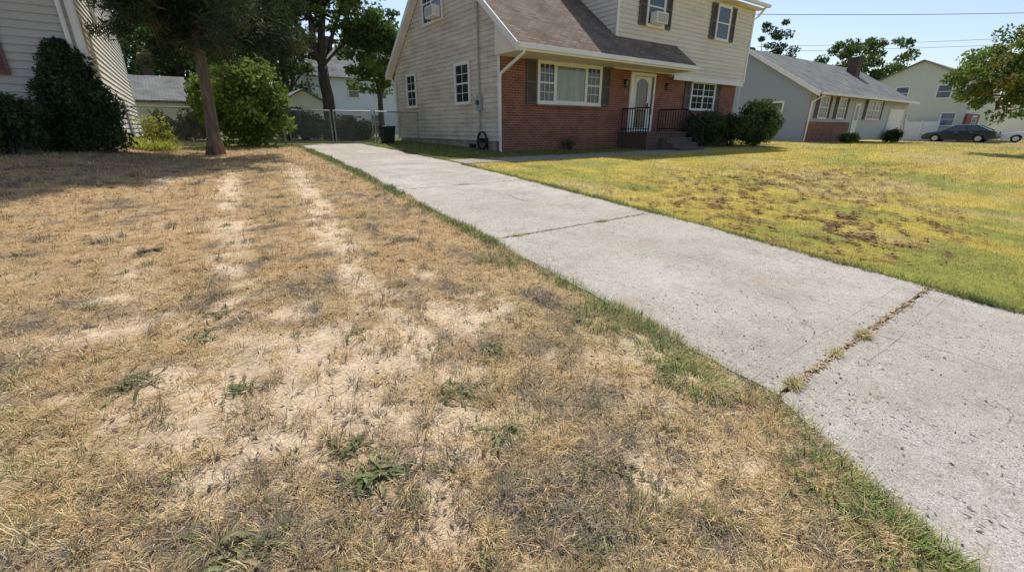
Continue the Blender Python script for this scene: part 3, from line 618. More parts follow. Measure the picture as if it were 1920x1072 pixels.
# left shrubs
YD = [(.05, .085, .036), (.065, .105, .045), (.038, .062, .03), (.09, .13, .055)]
p = G(172, 284); shrub('conical_shrub', 'tall dark pointed evergreen shrub at the corner of the left house', p, 1.6, 1.2, 2.25, YD, .038, 190, 130, .2, 'leaf', shape='cone')
p2 = P(25, 292, 8.9); p2.z = float(zg(p2.x, p2.y)); shrub('evergreen_shrub', 'low dark evergreen shrub at the left edge beside the shaded house wall', p2, 1.15, 1.0, 1.15, YD, .038, 90, 110, .18, 'leaf')
LG = [(.19, .27, .055), (.14, .21, .045), (.24, .31, .08), (.10, .15, .035)]
p = P(470, 270, 15.6); p.z = float(zg(p.x, p.y)); shrub('garden_shrub', 'large loose light green shrub in front of the chain link fence', p, 3.0, 2.2, 2.75, LG, .075, 170, 95, .36)
p = P(298, 250, 13.4); p.z = float(zg(p.x, p.y)); shrub('garden_shrub', 'thin yellow leaved plant by the far corner of the left house', p, .9, .6, 1.0, [(.35, .36, .08), (.22, .27, .06), (.42, .36, .10)], .05, 26, 26, .2)
p = G(285, 280); tuft('daylily', 'low spreading clump of arching yellow green strap leaves beside the dark pointed shrub', 'plant', p, 420, (.25, .55), .55, [(.42, .46, .07), (.31, .37, .07), (.50, .48, .11)], (10, 75), .026)
SD = [(.05, .085, .028), (.07, .11, .035), (.038, .066, .022), (.085, .125, .045)]
for px, w, h, lab, cl, sz in ((1318, 1.9, 1.4, 'dark clipped evergreen bush right beside the front steps', SD, .04), (1368, 1.9, 1.35, 'middle dark bush between the front steps and the round bush', SD, .04), (1414, 1.95, 1.95, 'rounded lighter green bush at the right corner of the brick house', [(.08, .14, .045), (.12, .19, .055), (.065, .105, .035), (.15, .22, .07)], .055)):
    q = G(px, 274); shrub('rounded_bush', lab, q, w, w*.9, h, cl, sz, 120, 100, .26, 'leaf', 'bush')
for px, py, w, h, lab in ((1068, 281, .7, .5, 'scraggly brown green plant below the picture window'), (1115, 276, .5, .4, 'small low plant between the picture window and the stoop'), (915, 280, .5, .5, 'small dark plant at the front corner of the brick house')):
    q = G(px, py); shrub('small_plant', lab, q, w, w, h, [(.10, .12, .04), (.16, .14, .07), (.08, .09, .04)], .05, 11, 18, .14, cat='plant', aspect=.3)
BH = [(.07, .10, .03), (.10, .13, .04), (.05, .08, .025), (.15, .15, .06)]
for px, w, h, lab in ((345, 3.0, 1.3, 'dark hedge bush behind the chain link fence left of the light green shrub'), (575, 3.2, 1.2, 'leafy bush behind the left leaf of the driveway gate'), (660, 2.4, 1.0, 'low bush behind the right leaf of the driveway gate'), (545, 2.6, 1.7, 'taller bush behind the gate in front of the small shed')):
    q = P(px, 262, 21.5 if px != 545 else 24); q.z = .83; shrub('garden_shrub', lab, q, w, 1.4, h, BH, .08, 60, 70, .3)
# ---------------------------------------------------------------- main house
H0 = .55
house = thing('brick_house', 'cream sided house with a red brick front and brown shingle roof', 'house', (8.48, 12.4, H0))
FF = Fr((0, 12.4), (1, 0), (0, -1)); FG = Fr((8.48, 0), (0, 1), (-1, 0)); FS = Fr((0, 12.15), (1, 0), (0, -1))
m = MB(); m.box(8.49, 22.35, 12.4, 12.65, H0-.1, 3.55); m.build('brick_wall', 'brick', house, uv=True)
m = MB(); m.box(8.5, 8.75, 12.66, 20.8, H0-.1, .99); m.box(8.75, 22.3, 20.55, 20.8, H0-.1, .99); m.build('foundation', 'block', house)
EY, EZ, SL, RY = 11.08, 3.66, .77, 16.15
rz_ = lambda y: EZ+SL*((y-EY) if y < RY else (2*RY-EY-y))
m = MB(); siding(m, FG, .985, 7.5, lambda z: max(12.4, EY+(z+.16-EZ)/SL), lambda z: min(20.8, 2*RY-EY-(z+.16-EZ)/SL), .15, .03)
m.build('gable_wall', 'cream', house)
m = MB(); m.box(22.1, 22.35, 12.66, 20.8, H0, 3.4); m.box(8.75, 22.1, 20.6, 20.8, .99, 3.7); m.build('rear_wall', 'cream_clean', house)
m = MB(); siding(m, FS, 3.44, 6.45, 13.35, 22.45, .15, .03); FSL = Fr((13.35, 0), (0, 1), (-1, 0)); siding(m, FSL, 4.0, 8.3, lambda z: max(12.15, 11.9+(z-6.45)/.45), lambda z: min(20.6, 20.9-(z-6.45)/.45), .15, .03)
m.build('upper_wall', 'cream_clean', house)
m = MB(); m.box(22.2, 22.43, 12.17, 20.6, 3.44, 6.45); m.box(13.5, 22.2, 20.4, 20.6, 3.5, 6.45); m.box(16.95, 22.43, 12.2, 12.6, 3.38, 3.44); m.build('upper_rear_wall', 'cream_clean', house)
FS.box(MB(), 16.98, 22.47, 0.0, .035, 3.27, 3.44).build('trim_board', 'white', house); FS.box(MB(), 22.4, 22.5, .018, .045, 3.445, 6.45).build('corner_board', 'white', house); FS.box(MB(), 13.3, 13.4, .018, .045, 4.5, 6.45).build('corner_board', 'white', house)
FG.box(MB(), 12.38, 12.47, .018, .045, .99, 4.5).build('corner_board', 'white', house); FG.box(MB(), 20.72, 20.82, .018, .045, .99, 3.6).build('corner_board', 'white', house)
pl = lambda x, y: (x, y, rz_(y))
m = MB(); m.prism([pl(8.2, EY), pl(16.95, EY), pl(16.95, 12.2), pl(13.42, 12.2), pl(13.42, RY), pl(8.2, RY)], (0, 0, -.11)); m.prism([pl(8.2, 2*RY-EY), pl(22.7, 2*RY-EY), pl(22.7, RY+.002), pl(8.2, RY+.002)], (0, 0, -.11))
m.build('roof', 'shingle', house, uv=True)
m = MB(); m.prism([(13.05, 11.72, 6.62), (22.8, 11.72, 6.62), (22.8, RY, 8.6), (13.05, RY, 8.6)], (0, 0, -.12)); m.prism([(13.05, 20.9, 6.62), (22.8, 20.9, 6.62), (22.8, RY+.002, 8.6), (13.05, RY+.002, 8.6)], (0, 0, -.12)); m.build('upper_roof', 'shingle', house, uv=True)
m = MB(); m.box(8.3, 16.9, 11.12, 12.4, 3.49, 3.53); m.box(13.1, 22.7, 11.8, 12.14, 6.44, 6.475); m.prism([(8.3, 11.14, 3.53), (8.3, 12.41, 3.53), (8.3, 12.41, 4.49)], (.17, 0, 0)); m.prism([(16.7, 11.14, 3.53), (16.7, 12.12, 3.53), (16.7, 12.12, 4.28)], (.17, 0, 0)); m.build('soffit', 'soffit', house)
m = MB(); m.box(8.17, 17.0, 10.99, 11.07, 3.52, 3.655); m.build('gutter', 'white', house, bev=.01); m = MB(); m.box(8.25, 16.95, 11.075, 11.1, 3.47, 3.6); m.build('fascia', 'white', house); m = MB(); m.box(13.0, 22.85, 11.62, 11.71, 6.5, 6.62); m.build('gutter', 'white', house, bev=.01)
m = MB()
for (ya, yb) in ((EY-.02, RY), (2*RY-EY+.02, RY)):
    m.hexa([(8.15, ya, rz_(ya)-.2), (8.19, ya, rz_(ya)-.2), (8.19, yb, rz_(yb)-.2), (8.15, yb, rz_(yb)-.2), (8.15, ya, rz_(ya)+.02), (8.19, ya, rz_(ya)+.02), (8.19, yb, rz_(yb)+.02), (8.15, yb, rz_(yb)+.02)])
    m.hexa([(8.2, ya, rz_(ya)-.16), (8.45, ya, rz_(ya)-.16), (8.45, yb, rz_(yb)-.16), (8.2, yb, rz_(yb)-.16), (8.2, ya, rz_(ya)-.115), (8.45, ya, rz_(ya)-.115), (8.45, yb, rz_(yb)-.115), (8.2, yb, rz_(yb)-.115)])
m.build('rake_board', 'white', house)
def spout(pts): m = MB(); m.tube(pts, .045, 6); m.build('downspout', 'white', house)
spout([(8.42, 11.03, 3.55), (8.42, 11.1, 3.42), (8.39, 12.22, 2.98), (8.39, 12.28, 2.85), (8.39, 12.28, .75), (8.36, 12.2, .66)])
spout([(22.55, 11.7, 6.5), (22.6, 12.0, 6.2), (22.55, 12.3, 6.0), (22.5, 12.3, .7)]); spout([(8.36, 21.0, 3.5), (8.39, 20.75, 3.2), (8.39, 20.75, .9)])
window(house, FG, 14.22, 15.15, 2.24, 3.48, 1, (2, 2), base=.026); window(house, FG, 18.62, 19.48, 2.27, 3.48, 1, (2, 2), base=.026)
window(house, FG, 15.97, 17.5, 5.1, 6.4, 2, (2, 1), base=.026)
w = window(house, FF, 10.03, 12.92, 2.22, 3.44, 1, None)
for ch in list(w.children): bpy.data.objects.remove(ch)
for (l, r) in ((10.03, 10.72), (12.23, 12.92)):
    zm = 2.83; s = MB()
    for (a, b, c, d) in ((l, l+.04, 2.22, 3.44), (r-.04, r, 2.22, 3.44), (l+.04, r-.04, 2.22, 2.27), (l+.04, r-.04, 3.39, 3.44), (l+.04, r-.04, zm-.025, zm+.025)): FF.box(s, a, b, .024, .052, c, d)
    for k in (1, 2): c = l+.04+(r-l-.08)*k/3; FF.box(s, c-.009, c+.009, .026, .036, 2.27, 3.39)
    for c in (2.54, 3.12): FF.box(s, l+.04, r-.04, .0255, .0355, c-.009, c+.009)
    s.build('sash', 'white', w); FF.box(MB(), l, r, .006, .022, 2.22, 3.44).build('pane', 'glass', w)
s = MB()
for (a, b, c, d) in ((10.72, 10.80, 2.22, 3.44), (12.15, 12.23, 2.22, 3.44), (10.8, 12.15, 2.22, 2.29), (10.8, 12.15, 3.37, 3.44)): FF.box(s, a, b, .024, .055, c, d)
s.build('sash', 'white', w)
g = MB(); n = 90
for k in range(n+1):
    a = 10.78+1.39*k/n; d = .012+.009*math.sin(k*1.1+.6*math.sin(k*.3)); g.v += [FF.p(a, d, 2.25), FF.p(a, d, 3.41)]
g.f += [(2*k, 2*k+2, 2*k+3, 2*k+1) for k in range(n)]; g.build('curtain', 'curtain', w)
FF.box(MB(), 10.8, 12.15, .028, .034, 2.29, 3.37).build('pane', 'clear', w)
FF.box(MB(), 9.95, 13.0, .0, .075, 2.07, 2.145).build('brick_sill', 'brick', house, uv=True)
window(house, FF, 18.72, 20.5, 2.2, 3.28, 2, (2, 2))
for a0, a1 in ((9.5, 9.92), (13.03, 13.45), (18.2, 18.6), (20.62, 21.0)): shutter(house, FF, a0, a1, 2.16, 3.49 if a0 < 15 else 3.3)
for a0, a1 in ((14.92, 15.85), (19.5, 20.42)):
    window(house, FS, a0, a1, 5.02, 6.24, 1, (1, 1), base=.026)
    for q0, q1 in ((a0-.48, a0-.1), (a1+.1, a1+.48)): shutter(house, FS, q0, q1, 4.97, 6.3, base=.022)
d = MB(); FF.box(d, 14.86, 15.74, .012, .03, 1.26, 3.3); dr_ = d.build('door', 'door_wood', house)
s = MB()
for (a, b, c, z1) in ((14.60, 14.84, 1.24, 3.44), (15.76, 15.84, 1.24, 3.44), (16.02, 16.1, 1.24, 3.44)): FF.box(s, a, b, .0, .07, c, z1)
FF.box(s, 14.84, 16.02, 0, .068, 3.32, 3.44); FF.box(s, 15.84, 16.02, 0, .066, 1.24, 1.9); s.build('door_frame', 'white', dr_)
s = MB()
for (a, b, c, z1) in ((14.86, 14.94, 1.27, 3.3), (15.66, 15.74, 1.27, 3.3), (14.94, 15.66, 1.27, 1.40), (14.94, 15.66, 3.22, 3.3), (14.94, 15.66, 2.1, 2.13)): FF.box(s, a, b, .034, .07, c, z1)
for q in (0, 1):
    for zc, sg in ((3.22, -1),):
        xc = 14.94 if q == 0 else 15.66; sx = 1 if q == 0 else -1
        for k in range(5):
            a0 = xc+sx*.05*k; h = .16*(1-k/5)**1.5; FF.box(s, min(a0, a0+sx*.05), max(a0, a0+sx*.05), .045, .055, min(zc, zc+sg*h), max(zc, zc+sg*h))
s.build('storm_door', 'white', dr_)
FF.box(MB(), 14.95, 15.65, .038, .042, 1.41, 2.09).build('pane', 'clear', dr_); FF.box(MB(), 14.95, 15.65, .038, .042, 2.14, 3.21).build('pane', 'clear', dr_)
FF.box(MB(), 15.84, 16.02, .006, .02, 1.9, 3.32).build('sidelight', 'glass', dr_)
FF.box(MB(), 15.665, 15.71, .071, .10, 2.18, 2.34).build('handle', 'iron', dr_)
m = MB(); m.tube([FF.p(15.3+.19*math.cos(t), .034+.005*math.sin(3*t), 2.72+.19*math.sin(t)) for t in np.linspace(0, 6.283, 25)], [.045+.01*math.sin(5*t) for t in range(25)], 8)
m.v = [(v[0], 12.4-.031+(v[1]-12.366)*.12, v[2]) for v in m.v]
tag(m.build('wreath', 'wreath', None, smooth=True), 'round autumn wreath hanging on the front door', 'wreath')
for a in (14.32, 16.9):
    l = MB(); FF.box(l, a-.05, a+.05, 0, .02, 3.0, 3.16); FF.box(l, a-.012, a+.012, .02, .10, 3.12, 3.14)
    l.prism([FF.p(a-.07, .03, 3.10), FF.p(a+.07, .03, 3.10), FF.p(a+.07, .17, 3.10), FF.p(a-.07, .17, 3.10)], (0, 0, .025)); FF.box(l, a-.05, a+.05, .05, .15, 2.87, 2.89)
    for q, e in ((-.05, .05), (.04, .05), (-.05, .14), (.04, .14)): FF.box(l, a+q, a+q+.01, e, e+.01, 2.89, 3.10)
    lo = l.build('porch_light', 'iron', house); FF.box(MB(), a-.035, a+.035, .066, .134, 2.895, 3.095).build('lamp_glass', 'lampglass', lo)
m = MB(); m.box(14.15, 16.6, 11.0, 12.39, H0-.1, 1.21); st = m.build('stoop', 'brick2', house, uv=True)
m = MB(); m.box(14.1, 16.65, 10.96, 12.38, 1.2105, 1.25); m.build('landing', 'slate', st)
for k in range(3):
    m = MB(); z1 = 1.21-.17*(k+1); m.box(15.0, 16.6, 10.999-.3*(k+1), 10.999-.3*k, H0-.1, z1-.035); m.box(14.98, 16.62, 10.999-.3*(k+1)-.03, 10.999-.3*k, z1-.034, z1); m.build('step', 'slate', st)
def railing(x, down, lab):
    m = MB(); y0, y1 = 12.33, 11.04; m.tube([(x, y0, 2.1), (x, y1, 2.1)], .028, 6); m.tube([(x, y0, 1.36), (x, y1, 1.36)], .02, 6)
    for k in range(12): y = y0+(y1-y0)*k/11; m.tube([(x, y, 1.25), (x, y, 2.1)], .026 if k in (0, 11) else .016, 6)
    if down:
        m.tube([(x, y1, 2.1), (x, 10.2, 1.55), (x, 10.12, 1.5)], .028, 6); m.tube([(x, y1, 1.36), (x, 10.2, .8)], .02, 6)
        for k in range(1, 9): y = y1-.84*k/8; zt = 2.1-.55*k/8; m.tube([(x, y, .62+(1-k/8)*.5), (x, y, zt)], .026 if k == 8 else .016, 6)
    tag(m.build('railing', 'iron', house), lab)
railing(14.25, False, 'short railing left of the front door'); railing(16.52, True, 'railing running down beside the front steps')
FG.box(MB(), 13.95, 14.4, -.01, .012, .62, .86).build('basement_vent', 'plastic_black', house)
def aircon(label, fr, a0, a1, z0, base, out=.36):
    t = thing('window_air_conditioner', label, 'air conditioner', fr.p((a0+a1)/2, base+.07, z0)); m = MB(); fr.box(m, a0, a1, base+.055, base+out, z0, z0+.36); m.build('casing', 'white', t, bev=.012)
    m = MB()
    for k in range(9): fr.box(m, a0+.04, a1-.04, base+out+.001, base+out+.008, z0+.04+k*.032, z0+.058+k*.032)
    m.build('grille', 'greybox', t)
aircon('white air conditioner in the left upstairs front window', FS, 15.05, 15.72, 5.06, .026); aircon('white air conditioner in the upper gable window', FG, 16.03, 16.68, 5.14, .026)
t = thing('electric_meter', 'grey meter box with tall conduit on the cream gable wall', 'electric meter', FG.p(13.55, .03, .9)); m = MB(); FG.box(m, 13.42, 13.68, .03, .13, 1.95, 2.42); m.build('meter_box', 'greybox', t, bev=.01)
m = MB(); c = Vector(FG.p(13.55, .13, 2.2)); m.tube([c, c+Vector((-.06, 0, 0))], .075, 14); m.build('meter_dial', 'glass', t)
m = MB(); m.tube([FG.p(13.55, .07, 2.42), FG.p(13.55, .07, 5.25)], .03, 8); m.build('conduit', 'greybox', t); m = MB(); m.tube([FG.p(13.55, .07, 1.95), FG.p(13.55, .07, .8)], .025, 8); m.build('conduit', 'greybox', t)
m = MB(); c = Vector(FG.p(13.55, .07, 5.25)); m.tube([c, c+Vector((-.05, 0, .12)), c+Vector((-.18, 0, .08))], [.05, .06, .04], 8); m.build('weatherhead', 'greybox', t)
t = thing('hose_reel', 'dark coiled garden hose against the foundation of the gable wall', 'hose', FG.p(13.3, .2, .68)); m = MB()
m.tube([FG.p(13.3+.28*math.cos(a), .12+.012*a/6.28, 1.0+.28*math.sin(a)) for a in np.linspace(0, 6.283*5, 100)], .018, 6); m.build('hose', 'hose', t, smooth=True)
m = MB(); FG.box(m, 13.2, 13.4, .03, .26, .93, 1.07); FG.box(m, 12.98, 13.03, .1, .14, .55, 1.1); FG.box(m, 13.57, 13.62, .1, .14, .55, 1.1); m.build('bracket', 'plastic_black', t)
q = G(728, 269); t = thing('trash_bin', 'short black bin by the rear left corner of the brick house', 'bin', q); m = MB()
m.hexa([(q.x+a*k, q.y+b*k, q.z+z) for z, k in ((0, .2), (.6, .26)) for a, b in ((-1, -1), (1, -1), (1, 1), (-1, 1))]); m.build('body', 'plastic_black', t, bev=.02)
m = MB(); m.box(q.x-.28, q.x+.28, q.y-.28, q.y+.28, q.z+.601, q.z+.66); m.build('lid', 'plastic_black', t, bev=.02)
# ---------------------------------------------------------------- fences
FY = 18.5
def cl_mesh(m, x0, x1, y, z0, z1, sp=.085, w=.0055):
    h = z1-z0; k = x0-h
    while k < x1:
        for sgn in (1, -1):
            a0 = max(x0, k); a1 = min(x1, k+h)
            if a1 > a0:
                za, zb = (z0+a0-k, z0+a1-k)
                if sgn < 0: za, zb = z1-(za-z0), z1-(zb-z0)
                yy = y+.002*sgn; m.poly([(a0-w, yy, za), (a0+w, yy, za), (a1+w, yy, zb), (a1-w, yy, zb)])
        k += sp
def fence(name, label, cat, x0, x1, posts, gate=False):
    zf = lambda x: float(zg(x, FY)); z = zf((x0+x1)/2); t = thing(name, label, cat, (x0, FY, z))
    for q in posts:
        m = MB(); m.tube([(q, FY, zf(q)-.1), (q, FY, zf(q)+1.24)], .032 if not gate else .022, 8); m.build('post' if not gate else 'stile', 'galv', t)
    m = MB(); m.tube([(x0, FY, z+1.2), (x1, FY, z+1.2)], .021, 8); m.build('top_rail', 'galv', t)
    m = MB(); m.tube([(x0, FY, z+.08), (x1, FY, z+.08)], .016 if gate else .006, 6); m.build('bottom_rail', 'galv', t)
    m = MB(); cl_mesh(m, x0, x1, FY-.03, z+.06, z+1.2); m.build('chain_link', 'galv_dark', t)
fence('chain_link_fence', 'long chain link fence stretch behind the light green shrub', 'fence', -1.28, 3.2, (-1.2, .9, 3.1)); fence('chain_link_gate', 'left leaf of the chain link driveway gate', 'gate', 3.28, 4.8, (3.29, 4.79), True)
fence('chain_link_gate', 'right leaf of the chain link driveway gate', 'gate', 4.9, 6.4, (4.91, 6.39), True); fence('chain_link_fence', 'short chain link fence between the gate and the brick house', 'fence', 6.48, 8.4, (6.5, 8.35))
# ---------------------------------------------------------------- left house
LY, LX = 14.0, -1.31; z0 = float(zg(-3, 14))-.1
lh = thing('left_house', 'lap sided two storey house with brick base at the left edge', 'house', (LX, LY, z0)); FL = Fr((0, LY), (1, 0), (0, -1)); FE = Fr((LX, 0), (0, 1), (1, 0))
m = MB(); siding(m, FL, 1.5, 6.2, -12, LX, .15, .03); m.build('front_wall', 'shaded_siding', lh); m = MB(); siding(m, FE, 1.1, 6.2, LY, 25.6, .15, .03); m.build('side_wall', 'sunlit_siding', lh)
m = MB(); m.box(-12, LX+.01, LY-.01, LY+.2, z0-.2, 1.5); m.build('brick_base', 'brick2', lh, uv=True); m = MB(); m.box(LX-.25, LX-.005, LY+.21, 25.6, z0-.2, 1.1); m.build('foundation', 'block', lh)
m = MB(); m.box(-12, LX-.02, 25.4, 25.58, z0, 6.2); m.box(-12, -11.9, LY+.2, 25.4, z0, 6.2); m.build('rear_wall', 'shaded_siding', lh)
m = MB(); m.prism([(-12.3, LY-.45, 6.2), (LX+.3, LY-.45, 6.2), (LX+.3, 19.8, 8.6), (-12.3, 19.8, 8.6)], (0, 0, -.12)); m.prism([(-12.3, 26, 6.2), (LX+.3, 26, 6.2), (LX+.3, 19.802, 8.6), (-12.3, 19.802, 8.6)], (0, 0, -.12)); m.build('roof', 'shingle_grey', lh, uv=True)
m = MB(); m.prism([(LX-.01, LY, 6.2), (LX-.01, 25.6, 6.2), (LX-.01, 19.8, 8.45)], (-.1, 0, 0)); m.build('gable', 'sunlit_siding', lh)
FL.box(MB(), LX-.1, LX+.02, .018, .045, 1.5, 6.2).build('corner_board', 'white', lh); FE.box(MB(), LY-.03, LY+.1, .018, .045, 1.1, 6.2).build('corner_board', 'white', lh); FE.box(MB(), 25.5, 25.62, .018, .045, 1.1, 6.2).build('corner_board', 'white', lh)
m = MB(); m.tube([(LX-.2, LY-.08, 6.1), (LX-.2, LY-.08, z0+.1)], .045, 6); m.build('downspout', 'white', lh)
shutter(lh, FL, -2.98, -2.55, 2.42, 3.75, 'shutter_brown', base=.022); window(lh, FL, -4.0, -3.1, 2.45, 3.7, 1, (2, 2), base=.026)
window(lh, FE, 17.3, 18.2, 4.3, 5.5, 1, (2, 2), base=.026)
# ---------------------------------------------------------------- generic block house
def block(root, x0, x1, y0, y1, zb, ze, zr, axis, wm, rm, ov=.35, p=.13, side=None):
    m = MB(); f = Fr((0, y0), (1, 0), (0, -1)); s = Fr((x0, 0), (0, 1), (-1, 0)); xm, ym = (x0+x1)/2, (y0+y1)/2; side = side or wm
    k = (zr-ze)/((y1-y0)/2) if axis == 'x' else (zr-ze)/((x1-x0)/2)
    if axis == 'x':
        siding(m, f, zb, ze, x0, x1, p); m.build('front_wall', wm, root); m = MB()
        siding(m, s, zb, zr-.05, lambda z: max(y0, y0+(z-ze)/k), lambda z: min(y1, y1-(z-ze)/k), p); m.build('side_wall', side, root)
        m = MB(); m.poly([(x1, y0, zb), (x1, y1, zb), (x1, y1, ze), (x1, ym, zr-.05), (x1, y0, ze)]); m.poly([(x0, y1, zb), (x1, y1, zb), (x1, y1, ze), (x0, y1, ze)]); m.build('rear_wall', wm, root)
        m = MB(); e = ze-k*ov
        m.prism([(x0-.3, y0-ov, e+.1), (x1+.3, y0-ov, e+.1), (x1+.3, ym, zr+.1), (x0-.3, ym, zr+.1)], (0, 0, -.1)); m.prism([(x0-.3, y1+ov, e+.1), (x1+.3, y1+ov, e+.1), (x1+.3, ym+.002, zr+.1), (x0-.3, ym+.002, zr+.1)], (0, 0, -.1))
    else:
        siding(m, f, zb, zr-.05, lambda z: max(x0, x0+(z-ze)/k), lambda z: min(x1, x1-(z-ze)/k), p); m.build('front_wall', wm, root); m = MB()
        siding(m, s, zb, ze, y0, y1, p); m.build('side_wall', side, root)
        m = MB(); m.poly([(x1, y0, zb), (x1, y1, zb), (x1, y1, ze), (x1, y0, ze)]); m.poly([(x0, y1, zb), (x1, y1, zb), (x1, y1, ze), (xm, y1, zr-.05), (x0, y1, ze)]); m.build('rear_wall', wm, root)
        m = MB(); e = ze-k*ov
        m.prism([(x0-ov, y0-.3, e+.1), (x0-ov, y1+.3, e+.1), (xm, y1+.3, zr+.1), (xm, y0-.3, zr+.1)], (0, 0, -.1)); m.prism([(x1+ov, y0-.3, e+.1), (x1+ov, y1+.3, e+.1), (xm+.002, y1+.3, zr+.1), (xm+.002, y0-.3, zr+.1)], (0, 0, -.1))
    r = m.build('roof', rm, root, uv=True); return f, s, r
b = thing('ranch_house', 'blue grey single storey house with long grey shingle roof next to the brick house', 'house', (31, 12.4, .5))
f, s, rf = block(b, 30.9, 49.5, 12.4, 21, .55, 3.55, 6.1, 'x', 'ranch_front', 'shingle_grey', .5, .15, 'blue_siding')
m = MB(); m.box(45.0, 45.9, 15.2, 15.9, 4.6, 6.6); m.box(44.93, 45.97, 15.13, 15.97, 6.601, 6.72); m.build('chimney', 'brick2', rf, uv=True)
m = MB(); m.box(30.87, 37.2, 12.2, 12.38, .4, 1.75); m.build('brick_base', 'brick', b, uv=True)
m = MB(); m.box(30.85, 49.8, 11.76, 11.86, 3.24, 3.38); m.build('gutter', 'white', b)
m = MB(); m.tube([(31.1, 11.8, 3.2), (30.84, 12.25, 2.85), (30.82, 12.28, .6)], .05, 6); m.build('downspout', 'white', b)
m = MB(); m.hexa([(30.58, 11.85, 3.12), (30.62, 11.85, 3.12), (30.62, 16.7, 6.0), (30.58, 16.7, 6.0), (30.58, 11.85, 3.38), (30.62, 11.85, 3.38), (30.62, 16.7, 6.24), (30.58, 16.7, 6.24)]); m.build('rake_board', 'white', b)
for a0, a1, u in ((32.2, 33.4, 1), (35.1, 36.2, 1), (40.3, 43.0, 2)):
    window(b, f, a0, a1, 2.0, 3.2, u, (2, 2), base=.016)
    for q in ((a0-.5, a0-.1), (a1+.1, a1+.5)): shutter(b, f, q[0], q[1], 1.95, 3.25, base=.012)
dd = f.box(MB(), 38.0, 38.95, .02, .06, .9, 3.0).build('door', 'white', b); f.box(MB(), 38.2, 38.75, .061, .07, 1.9, 2.85).build('pane', 'glass', dd)
d = MB(); f.box(d, 45.2, 48.6, .02, .06, .5, 2.8)
for k in range(4): f.box(d, 45.3, 48.5, .061, .075, .58+k*.56, 1.08+k*.56)
d.build('garage_door', 'white', b)
window(b, s, 13.9, 15.1, 1.9, 2.9, 1, None, base=.016)
b = thing('ivory_house', 'pale ivory two storey house with a gabled end behind the parked cars', 'house', (58, 10.3, .3)); f, s, rf = block(b, 58, 70, 10.3, 18.2, .2, 5.4, 7.3, 'x', 'ivory', 'shingle_grey', .35, .17)
for y in (12.2, 15.3): window(b, s, y-.5, y+.5, 4.0, 5.1, 1, (1, 1), 'glass_blue', base=.016)
for y in (11.4, 14.9): window(b, s, y-.5, y+.5, 1.6, 2.7, 1, (1, 1), 'glass_blue', base=.016)
m = MB(); f.box(m, 58.05, 63, .02, .2, .2, 2.6); m.build('brick_front', 'brick', b, uv=True)
for a in (59.2, 61.6, 65.5): window(b, f, a-.5, a+.5, 4.0, 5.1, 1, (1, 1), base=.016)
window(b, f, 60, 61.6, 1.3, 2.4, 2, (1, 1), base=.205)
b = thing('distant_house', 'low white house far away at the right edge beyond the white car', 'house', (82, 7, .2)); f, s, rf = block(b, 82, 96, 4, 13, .0, 2.9, 5.0, 'x', 'white_siding', 'shingle_grey', .4, .17); window(b, s, 6, 7.5, 1.2, 2.3, 1, None, base=.016)
b = thing('white_house', 'white two storey house seen through the trees behind the back yards', 'house', (9.6, 42, .8)); f, s, rf = block(b, 9.5, 22, 42, 51, .6, 5.6, 8.3, 'x', 'white_siding', 'shingle_grey', .4, .2)
for a in (10.8, 13.1, 15.6, 18): window(b, f, a-.45, a+.45, 3.9, 5.0, 1, (1, 1), base=.016)
for a in (12.3, 14.9, 17.5): window(b, f, a-.5, a+.5, 1.3, 2.5, 1, (1, 1), base=.016)
m = MB(); m.box(12.2, 12.9, 46, 46.7, 7.5, 9.2); m.build('chimney', 'brick2', rf, uv=True)
b = thing('shed', 'small grey gabled shed left of the white two storey house', 'shed', (5.8, 33, .8)); f, s, rf = block(b, 5.4, 8.6, 33, 37, .7, 2.8, 3.7, 'y', 'white_siding', 'shingle_grey', .3, .15); f.box(MB(), 6.2, 7.8, .02, .05, .8, 2.7).build('door', 'white', b)
b = thing('garage', 'low pale garage with grey roof beside the left house', 'garage', (-2, 30, .8)); f, s, rf = block(b, -3.2, 1.0, 30, 36, .7, 2.75, 4.0, 'x', 'white_siding', 'shingle_grey', .35, .15); f.box(MB(), -1.9, .6, .02, .05, .8, 2.6).build('garage_door', 'white', b)
m = MB(); m.box(-1.0, -.5, 33.5, 34, 3.6, 5.2); m.build('chimney', 'brick2', rf, uv=True)
# ---------------------------------------------------------------- background trees
def bgtree(label, x, y, h, w, cols, per=90, size=.2, n=60, name='background_tree', low=.25, cr=.9, bark='bark_dark'):
    p = Vector((x, y, float(zg(x, y)))); ch = h*(1-low)
    tree(name, label, p, .35, h*.75, h*.028, [((x, y, p.z+h*low+ch*.5), (w*.5, w*.5, ch*.5), n)], cols, size, per, cr, 8, bark, group='background trees beyond the houses')
MD = [(.06, .11, .03), (.08, .14, .035), (.04, .07, .02), (.11, .17, .05)]; ML = [(.11, .17, .045), (.08, .13, .035), (.15, .21, .06)]
bgtree('dark rounded tree behind the pale garage', -2.5, 44, 9.5, 9, MD); bgtree('dense tree between the garage and the shed', 4.2, 44, 11, 9, MD, n=80)
bgtree('shady tree directly behind the small shed', 7.6, 41, 9.5, 5.5, MD, 90, .16, 60, cr=.7); bgtree('low leafy tree behind the light green shrub', 2.6, 26, 5.6, 4.2, MD, 90, .13, 50, cr=.6, low=.15)
bgtree('green tree touching the rear corner of the brick house roof', 11.0, 30, 7.4, 4.4, ML, 80, .13, 46, cr=.6, low=.3); bgtree('tall tree far behind the white two storey house', 20, 64, 13, 12, MD)
bgtree('tall dark tree above the garage roof at far left', -9, 55, 13, 12, MD); bgtree('tall leafy tree behind the garage and the cedar', .8, 38, 8.5, 5.5, MD, 90, .16, 60, cr=.7)
